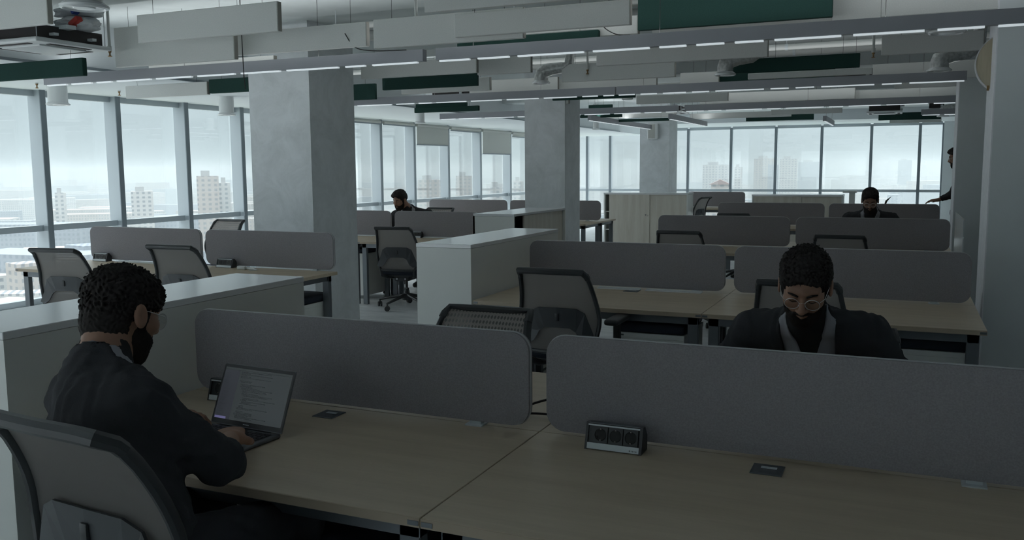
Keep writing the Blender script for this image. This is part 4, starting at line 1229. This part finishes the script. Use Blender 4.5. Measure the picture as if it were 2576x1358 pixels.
def hand_prims(fld, W, fwd, down, side, curlv=.9, k=.006, rs=1.0, mask=None):
    """palm with four bent fingers and a thumb; side +1 when the thumb lies toward +lat"""
    f = np.array(fwd, float); f /= np.linalg.norm(f); dn = np.array(down, float); dn -= f*(dn@f); dn /= np.linalg.norm(dn)
    lat = np.cross(f, dn); W = np.array(W, float)
    knk = []
    for i, (o, l) in enumerate(((.030, .085), (.010, .090), (-.010, .086), (-.029, .078))):
        q = W+f*l+lat*side*o-dn*.004*(1-abs(i-1.3)*.6)
        fld.cap(W+lat*side*o*.6+f*.012, q, .0155*rs, .0125*rs, .018); knk.append(q)
    fld.ell(W+f*.045+dn*.004, (.034*rs, .045*rs, .014*rs), np.stack([lat, f, dn], 1), .015)
    for i, (q, L) in enumerate(zip(knk, (.072, .080, .074, .058))):
        ang = .30+.08*i; p = q
        for j, (fr, r0, r1) in enumerate(((.45, .0098, .0088), (.30, .0088, .0080), (.25, .0080, .0068))):
            dd = f*math.cos(ang)+dn*math.sin(ang); n2 = p+dd*L*fr+lat*side*(.012-.008*i)*fr*.4
            fld.cap(p, n2, r0*rs, r1*rs, k); p = n2; ang += curlv*(.55 if j == 0 else .35)
    b = W+f*.022+lat*side*.026+dn*.006
    t1 = b+(f*.62+lat*side*.62+dn*.35)*.038; t2 = t1+(f*.9+lat*side*.22+dn*.30)*.032; t3 = t2+(f*.95+dn*.35)*.022
    fld.cap(b, t1, .0140*rs, .0110*rs, .014); fld.cap(t1, t2, .0110*rs, .0095*rs, k); fld.cap(t2, t3, .0095*rs, .0078*rs, k)

def person(name_label, P, group=None):
    g = lambda k: np.array(P[k], float)
    O = g('origin')
    t = thing('person', name_label, 'person', tuple(O), 0)
    H, N, pel = g('H')-O, g('N')-O, g('pel')-O
    S = [g('SL')-O, g('SR')-O]; E_ = [g('EL')-O, g('ER')-O]; W = [g('WL')-O, g('WR')-O]
    Hp = [g('hipL')-O, g('hipR')-O]; K = [g('kL')-O, g('kR')-O]; An = [g('aL')-O, g('aR')-O]
    FD = [np.array(P['fL'], float), np.array(P['fR'], float)]; DN = [np.array(P.get('dL', (0, 0, -1)), float), np.array(P.get('dR', (0, 0, -1)), float)]
    RH = np.array(rot_head(*P['head'])); res = P.get('res', .006); hres = P.get('hres', .003)
    foot = np.array(P['foot'], float)
    Sm = (S[0]+S[1])/2; upv = (Sm-pel); tl = np.linalg.norm(upv); upv /= tl
    lat = (S[1]-S[0]); lat -= upv*(lat@upv); lat /= np.linalg.norm(lat); fwd_ = np.cross(upv, lat)
    RT = np.stack([lat, fwd_, upv], 1)
    allp = np.array([H, N, pel]+S+E_+W+Hp+K+An+[a+foot*.25 for a in An]+[w+f/np.linalg.norm(f)*.18 for w, f in zip(W, FD)])
    lo, hi = allp.min(0)-.18, allp.max(0)+.18
    fine = [(H-.14, H+.14, hres)]+([(w-.06, w+.19, P.get('handres', .004)) for w in W] if P.get('finehands') else [])
    # ---- body: one continuous skin surface from scalp to toes
    B = Field(lo, hi, P.get('bres', .011), fine)
    def hf(X, Y, Z):
        x, y, z = X-H[0], Y-H[1], Z-H[2]
        return head_sdf(x*RH[0, 0]+y*RH[1, 0]+z*RH[2, 0], x*RH[0, 1]+y*RH[1, 1]+z*RH[2, 1], x*RH[0, 2]+y*RH[1, 2]+z*RH[2, 2])
    hl = lambda v: H+RH @ np.array(v)
    B.add(hf, H-.13, H+.13, .01)
    B.cap(hl((0, -.035, -.045)), N, .054, .060, .03)
    B.ell(pel+upv*tl*.80, (.155, .095, .13), RT, .05); B.ell(pel+upv*tl*.40, (.135, .092, .17), RT, .05); B.ell(pel, (.155, .105, .11), RT, .05)
    B.cap(N, Sm, .060, .07, .04)
    for i in (0, 1):
        B.cap(Sm, S[i], .065, .052, .04); B.cap(N-upv*.01, S[i], .038, .046, .03)
        B.cap(S[i], E_[i], .047, .037, .02); B.cap(E_[i], W[i], .037, .0255, .02)
        B.cap(Hp[i], K[i], .078, .054, .04); B.cap(K[i], An[i], .054, .034, .03); B.cap(An[i]-np.array([0, 0, .03]), An[i]+foot*.15-np.array([0, 0, .045]), .032, .024, .02)
        hand_prims(B, W[i], FD[i], DN[i], 1 if i == 0 else -1, P.get('curl', .9))
    body = B.mesh('body', 'skin', t)
    # ---- head pieces in head space
    def hpiece(name, fn, lo_, hi_, r, mt, par=None):
        ax = [np.arange(lo_[q], hi_[q], r) for q in range(3)]
        X, Y, Z = np.meshgrid(*ax, indexing='ij', sparse=True)
        v, q = surface_nets(fn(X, Y, Z).astype(np.float32), *ax)
        return np_mesh(name, v @ RH.T+H, q, mt, par or t)
    hpiece('hair', hair_curly if P.get('curly') else hair_short, (-.125, -.14, -.11), (.125, .14, .165), hres*.9, 'hair_black')
    hpiece('beard', beard, (-.1, -.05, -.16), (.1, .13, .05), hres*.9, 'beard_black')
    def xf(pts): return [Vector(hl(p)) for p in pts]
    for s in (-1, 1):
        MB().tube(xf([(s*.014, .092, .024), (s*.030, .091, .031), (s*.047, .078, .027)]), [.0035, .0042, .0025], 6).build('eyebrow', 'hair_black', t, True)
        MB().tube(xf([(s*.019, .0855, -.001), (s*.031, .0868, -.0035), (s*.043, .0820, -.001)]), [.0012, .0016, .0012], 5).build('eyelash', 'hair_black', t, True)
    # glasses: round wire rims
    if P.get('glasses', True):
        gl = MB()
        for s in (-1, 1):
            ring = [(s*.033+.0235*math.cos(a), .099-.10*abs(s*.033+.0235*math.cos(a))*.35, -.002+.0215*math.sin(a)) for a in np.linspace(0, 2*PI, 29)]
            gl.tube(xf(ring), .0010 if hres < .004 else .0016, 6, cap=False)
            gl.tube(xf([(s*.0565, .090, .006), (s*.070, .075, .010), (s*.0785, .02, .012), (s*.083, -.010, .010), (s*.082, -.022, -.004)]), .0010, 6)
            gl.tube(xf([(s*.012, .099, -.006), (s*.0105, .093, -.012)]), .0012, 5)
        gl.tube(xf([(-.0105, .098, .002), (0, .101, .006), (.0105, .098, .002)]), .0011, 6)
        go = gl.build('glasses', 'wire_rim', t, True)
        for s in (-1, 1):
            m = MB(); c = [(s*.033+.0228*math.cos(a), .0985-.10*abs(s*.033+.0228*math.cos(a))*.35, -.002+.0208*math.sin(a)) for a in np.linspace(0, 2*PI, 25)[:-1]]
            vs = [m.bm.verts.new(v) for v in xf(c)]; vb = [m.bm.verts.new(v) for v in xf([(q[0], q[1]-.0012, q[2]) for q in c])]
            m.bm.faces.new(vs); m.bm.faces.new(vb[::-1])
            for q in range(24): m.bm.faces.new((vs[q], vs[(q+1) % 24], vb[(q+1) % 24], vb[q]))
            m.build('lens', 'lens_glass', go)
    # ---- clothes
    def wr(X, Y, Z, a): return a*(np.sin(38*X+9*np.sin(14*Z))*np.sin(31*Z+7*np.sin(17*Y))+.6*np.sin(70*Y+6*np.sin(30*X)))
    # shirt and t-shirt below the open jacket
    R = P.get('cres', .009)
    tor = np.array([N, pel, pel]+S)
    Sf = Field(tor.min(0)-.16, tor.max(0)+.20, R)
    Sf.ell(pel+upv*tl*.80, (.163, .103, .135), RT, .05); Sf.ell(pel+upv*tl*.40, (.143, .100, .17), RT, .05); Sf.ell(pel+upv*.03, (.16, .115, .11), RT, .05)
    Sf.cap(N-upv*.005, Sm, .070, .08, .04)
    nk = (hl((0, -.03, -.06))-N); nk /= np.linalg.norm(nk)
    for i in (0, 1): Sf.cap(Sm, S[i], .072, .055, .04); Sf.cap(N-upv*.01, S[i], .046, .05, .03)
    Sf.add(lambda X, Y, Z: (X-N[0]-nk[0]*.012)*-nk[0]+(Y-N[1]-nk[1]*.012)*-nk[1]+(Z-N[2]-nk[2]*.012)*-nk[2], N-.12, N+.12, .004, 's') if False else None
    Sf.cap(N+nk*.045+fwd_*.01, N+nk*.30+fwd_*.06, .060, .10, .006, 's'); Sf.cap(N, N+nk*.05, .066, .062, .02)
    Sf.mesh('t_shirt', 'tshirt_black', t)
    # open shirt: two front panels and a stand collar
    Cf = Field(tor.min(0)-.16, tor.max(0)+.20, P.get('sres', .006))
    Cf.ell(pel+upv*tl*.80, (.170, .113, .138), RT, .05); Cf.ell(pel+upv*tl*.42, (.150, .109, .17), RT, .05)
    Cf.cap(N-upv*.0, Sm, .078, .088, .04); Cf.cap(N-upv*.01, N+nk*P.get('collar', .024)-fwd_*.004, .072, .068, .01)
    for i in (0, 1): Cf.cap(Sm, S[i], .078, .060, .04); Cf.cap(N-upv*.01, S[i], .052, .056, .03)
    # open the shirt: a V wedge down the front and the inside of the collar
    def vee(X, Y, Z):
        x, y, z = X-N[0], Y-N[1], Z-N[2]
        a = x*lat[0]+y*lat[1]+z*lat[2]; f = x*fwd_[0]+y*fwd_[1]+z*fwd_[2]; u = x*upv[0]+y*upv[1]+z*upv[2]
        wv = np.clip(.056+.27*(u+.02), -.02, .085)
        return np.maximum(np.maximum(np.abs(a)-wv, -(f-.012)), u-.2)
    Cf.add(vee, N-.25, N+.2, .006, 's')
    Cf.cap(N+nk*.014, N+nk*.30, .062, .09, .004, 's')
    Cf.F += wr(*np.meshgrid(*Cf.ax, indexing='ij', sparse=True), .0030).astype(np.float32)
    Cf.mesh('shirt', 'shirt_grey', t)
    pts = np.array([N, pel]+S+E_+W)
    J = Field(pts.min(0)-.17, pts.max(0)+.20, P.get('jres', .008))
    ja = P.get('jack', .0)
    J.ell(pel+upv*tl*.80-fwd_*.006, (.188+ja, .132+ja, .150), RT, .06); J.ell(pel+upv*tl*.45, (.172+ja, .128+ja, .18), RT, .06); J.ell(pel+upv*.02, (.180+ja, .135+ja, .12), RT, .05)
    J.cap(N-upv*.012-fwd_*.012, Sm, .080, .095, .05)
    for i in (0, 1):
        J.cap(Sm, S[i], .090, .072, .05); J.cap(N-upv*.02, S[i], .058, .064, .035)
        J.cap(S[i], E_[i], .070, .056, .03); wd = (W[i]-E_[i])/np.linalg.norm(W[i]-E_[i]); J.cap(E_[i], W[i]-wd*.045, .056, .039, .025)
        J.cap(W[i]-wd*.008, W[i]+wd*.06, .033, .040, .003, 's')
    J.F += wr(*np.meshgrid(*J.ax, indexing='ij', sparse=True), .0045).astype(np.float32)
    def front(X, Y, Z):
        x, y, z = X-N[0], Y-N[1], Z-N[2]
        a = x*lat[0]+y*lat[1]+z*lat[2]; f = x*fwd_[0]+y*fwd_[1]+z*fwd_[2]; u = x*upv[0]+y*upv[1]+z*upv[2]
        return np.maximum(np.abs(a)-np.clip(.092+.04*u, .03, .098), -(f-.0))
    J.cap(N-upv*.01, N+nk*.026, .082, .074, .02)
    J.add(front, np.minimum(pel, N)-.30, np.maximum(pel, N)+.28, .008, 's')
    J.cap(N+nk*.018, N+nk*.30, .0655, .10, .005, 's')
    jk = J.mesh('jacket', 'jacket_black', t)
    # trousers
    pts = np.array([pel]+Hp+K+An)
    T = Field(pts.min(0)-.17, pts.max(0)+.17, P.get('tres', .012))
    T.ell(pel, (.170, .122, .12), RT, .05)
    for i in (0, 1):
        T.cap(Hp[i], K[i], .092, .068, .04); T.cap(K[i], An[i]+(K[i]-An[i])*.08, .068, .056, .03)
    T.F += wr(*np.meshgrid(*T.ax, indexing='ij', sparse=True), .003).astype(np.float32)
    T.mesh('trousers', 'trousers_black', t)
    for i in (0, 1):
        a = An[i]; Fs = Field(a-.14, a+.30*np.abs(foot)+np.array([.1, .1, .06])+foot*.02, .008)
        Fs = Field(np.minimum(a, a+foot*.2)-.09, np.maximum(a, a+foot*.2)+.09, .009)
        Fs.cap(a-np.array([0, 0, .02])-foot*.04, a+foot*.14-np.array([0, 0, .045]), .045, .034, .02); Fs.cap(a, a-np.array([0, 0, .02]), .042, .045, .02)
        zf = -O[2]+.004
        Fs.add(lambda X, Y, Z: Z-zf+0*X+0*Y, a-.3, a+.3, .004, 's')
        Fs.mesh('shoe', 'shoe_black', t)
    return t

seat = dict(foot=(0, 1, 0))
person('person in dark jacket with curly hair typing on the laptop, left foreground', dict(
    origin=(-1.70, 1.50, 0), H=(-1.845, 1.665, 1.205), N=(-1.825, 1.575, 1.080), head=(-6, 20, 0), curly=True, hres=.0030, res=.006, finehands=True, handres=.004, bres=.010, jres=.007,
    pel=(-1.66, 1.50, .665), SL=(-1.94, 1.60, .985), SR=(-1.655, 1.515, 1.01), EL=(-2.13, 1.76, .83), ER=(-1.565, 1.69, .835), WL=(-2.06, 1.985, .815), WR=(-1.715, 1.895, .815),
    fL=(.62, .78, -.06), fR=(-.66, .75, -.06), hipL=(-1.76, 1.52, .645), hipR=(-1.57, 1.52, .645), kL=(-1.84, 1.94, .60), kR=(-1.52, 1.94, .60), aL=(-1.84, 1.98, .11), aR=(-1.52, 1.90, .11), foot=(0, 1, 0)))
person('person with black beard and round glasses looking down behind the right foreground divider', dict(
    origin=(-.30, 3.6, 0), H=(-.298, 3.135, 1.165), N=(-.30, 3.265, 1.035), head=(180, 31, -3), collar=.050, hres=.0024, res=.006, bres=.012, cres=.008, sres=.0045, jres=.007,
    pel=(-.28, 3.62, .66), SL=(-.10, 3.375, .965), SR=(-.50, 3.375, .955), EL=(.02, 3.37, .80), ER=(-.62, 3.36, .80), WL=(-.16, 3.08, .79), WR=(-.44, 3.08, .79),
    fL=(-.2, -.95, -.05), fR=(.2, -.95, -.05), hipL=(-.19, 3.62, .635), hipR=(-.37, 3.62, .635), kL=(-.12, 3.26, .58), kR=(-.45, 3.26, .58), aL=(-.12, 3.2, .11), aR=(-.45, 3.2, .11), foot=(0, -1, 0)))
person('person with dark hair and beard working by the windows behind the second window side divider', dict(
    origin=(-6.0, 10.5, 0), H=(-6.085, 10.10, 1.165), N=(-6.03, 10.22, 1.035), head=(168, 20, -4), glasses=False, hres=.005, bres=.016, cres=.014, sres=.010, jres=.012, tres=.02,
    pel=(-5.95, 10.5, .64), SL=(-5.80, 10.34, .955), SR=(-6.24, 10.26, .945), EL=(-5.72, 10.30, .78), ER=(-6.32, 10.16, .79), WL=(-5.95, 10.06, .80), WR=(-6.18, 9.95, .80),
    fL=(-.2, -.95, -.05), fR=(.1, -.95, -.05), hipL=(-5.86, 10.5, .6), hipR=(-6.04, 10.5, .6), kL=(-5.8, 10.12, .58), kR=(-6.12, 10.12, .58), aL=(-5.8, 10.1, .11), aR=(-6.12, 10.1, .11), foot=(0, -1, 0)))
person('person with dark hair and beard looking down behind the third desk row divider', dict(
    origin=(-.35, 10.55, 0), H=(-.335, 10.20, 1.20), N=(-.33, 10.31, 1.075), head=(182, 26, 0), hres=.005, bres=.016, cres=.014, sres=.010, jres=.012, tres=.02,
    pel=(-.35, 10.55, .66), SL=(-.12, 10.42, .985), SR=(-.54, 10.42, .985), EL=(.0, 10.42, .80), ER=(-.66, 10.40, .80), WL=(-.2, 10.1, .80), WR=(-.48, 10.1, .80),
    fL=(-.2, -.95, -.05), fR=(.2, -.95, -.05), hipL=(-.25, 10.55, .62), hipR=(-.43, 10.55, .62), kL=(-.2, 10.12, .58), kR=(-.5, 10.12, .58), aL=(-.2, 10.1, .11), aR=(-.5, 10.1, .11), foot=(0, -1, 0)))
person('person standing half hidden behind the far pier, one hand on the fourth row divider', dict(
    origin=(.66, 12.95, 0), H=(.60, 12.72, 1.665), N=(.655, 12.74, 1.525), head=(92, 12, 0), hres=.005, bres=.018, cres=.014, sres=.010, jres=.012, tres=.02, jack=-.012,
    pel=(.67, 12.9, .95), SL=(.66, 12.58, 1.43), SR=(.67, 12.94, 1.44), EL=(.66, 12.52, 1.14), ER=(.58, 13.0, 1.19), WL=(.58, 12.50, .92), WR=(.41, 13.0, 1.115),
    fL=(-.1, 0, -1), dL=(-1, 0, .1), fR=(-.95, 0, -.10), dR=(0, 0, -1), curl=.3, hipL=(.67, 12.80, .90), hipR=(.67, 12.98, .90), kL=(.66, 12.72, .50), kR=(.68, 13.04, .50), aL=(.68, 12.66, .09), aR=(.68, 13.06, .09), foot=(-1, 0, 0)))
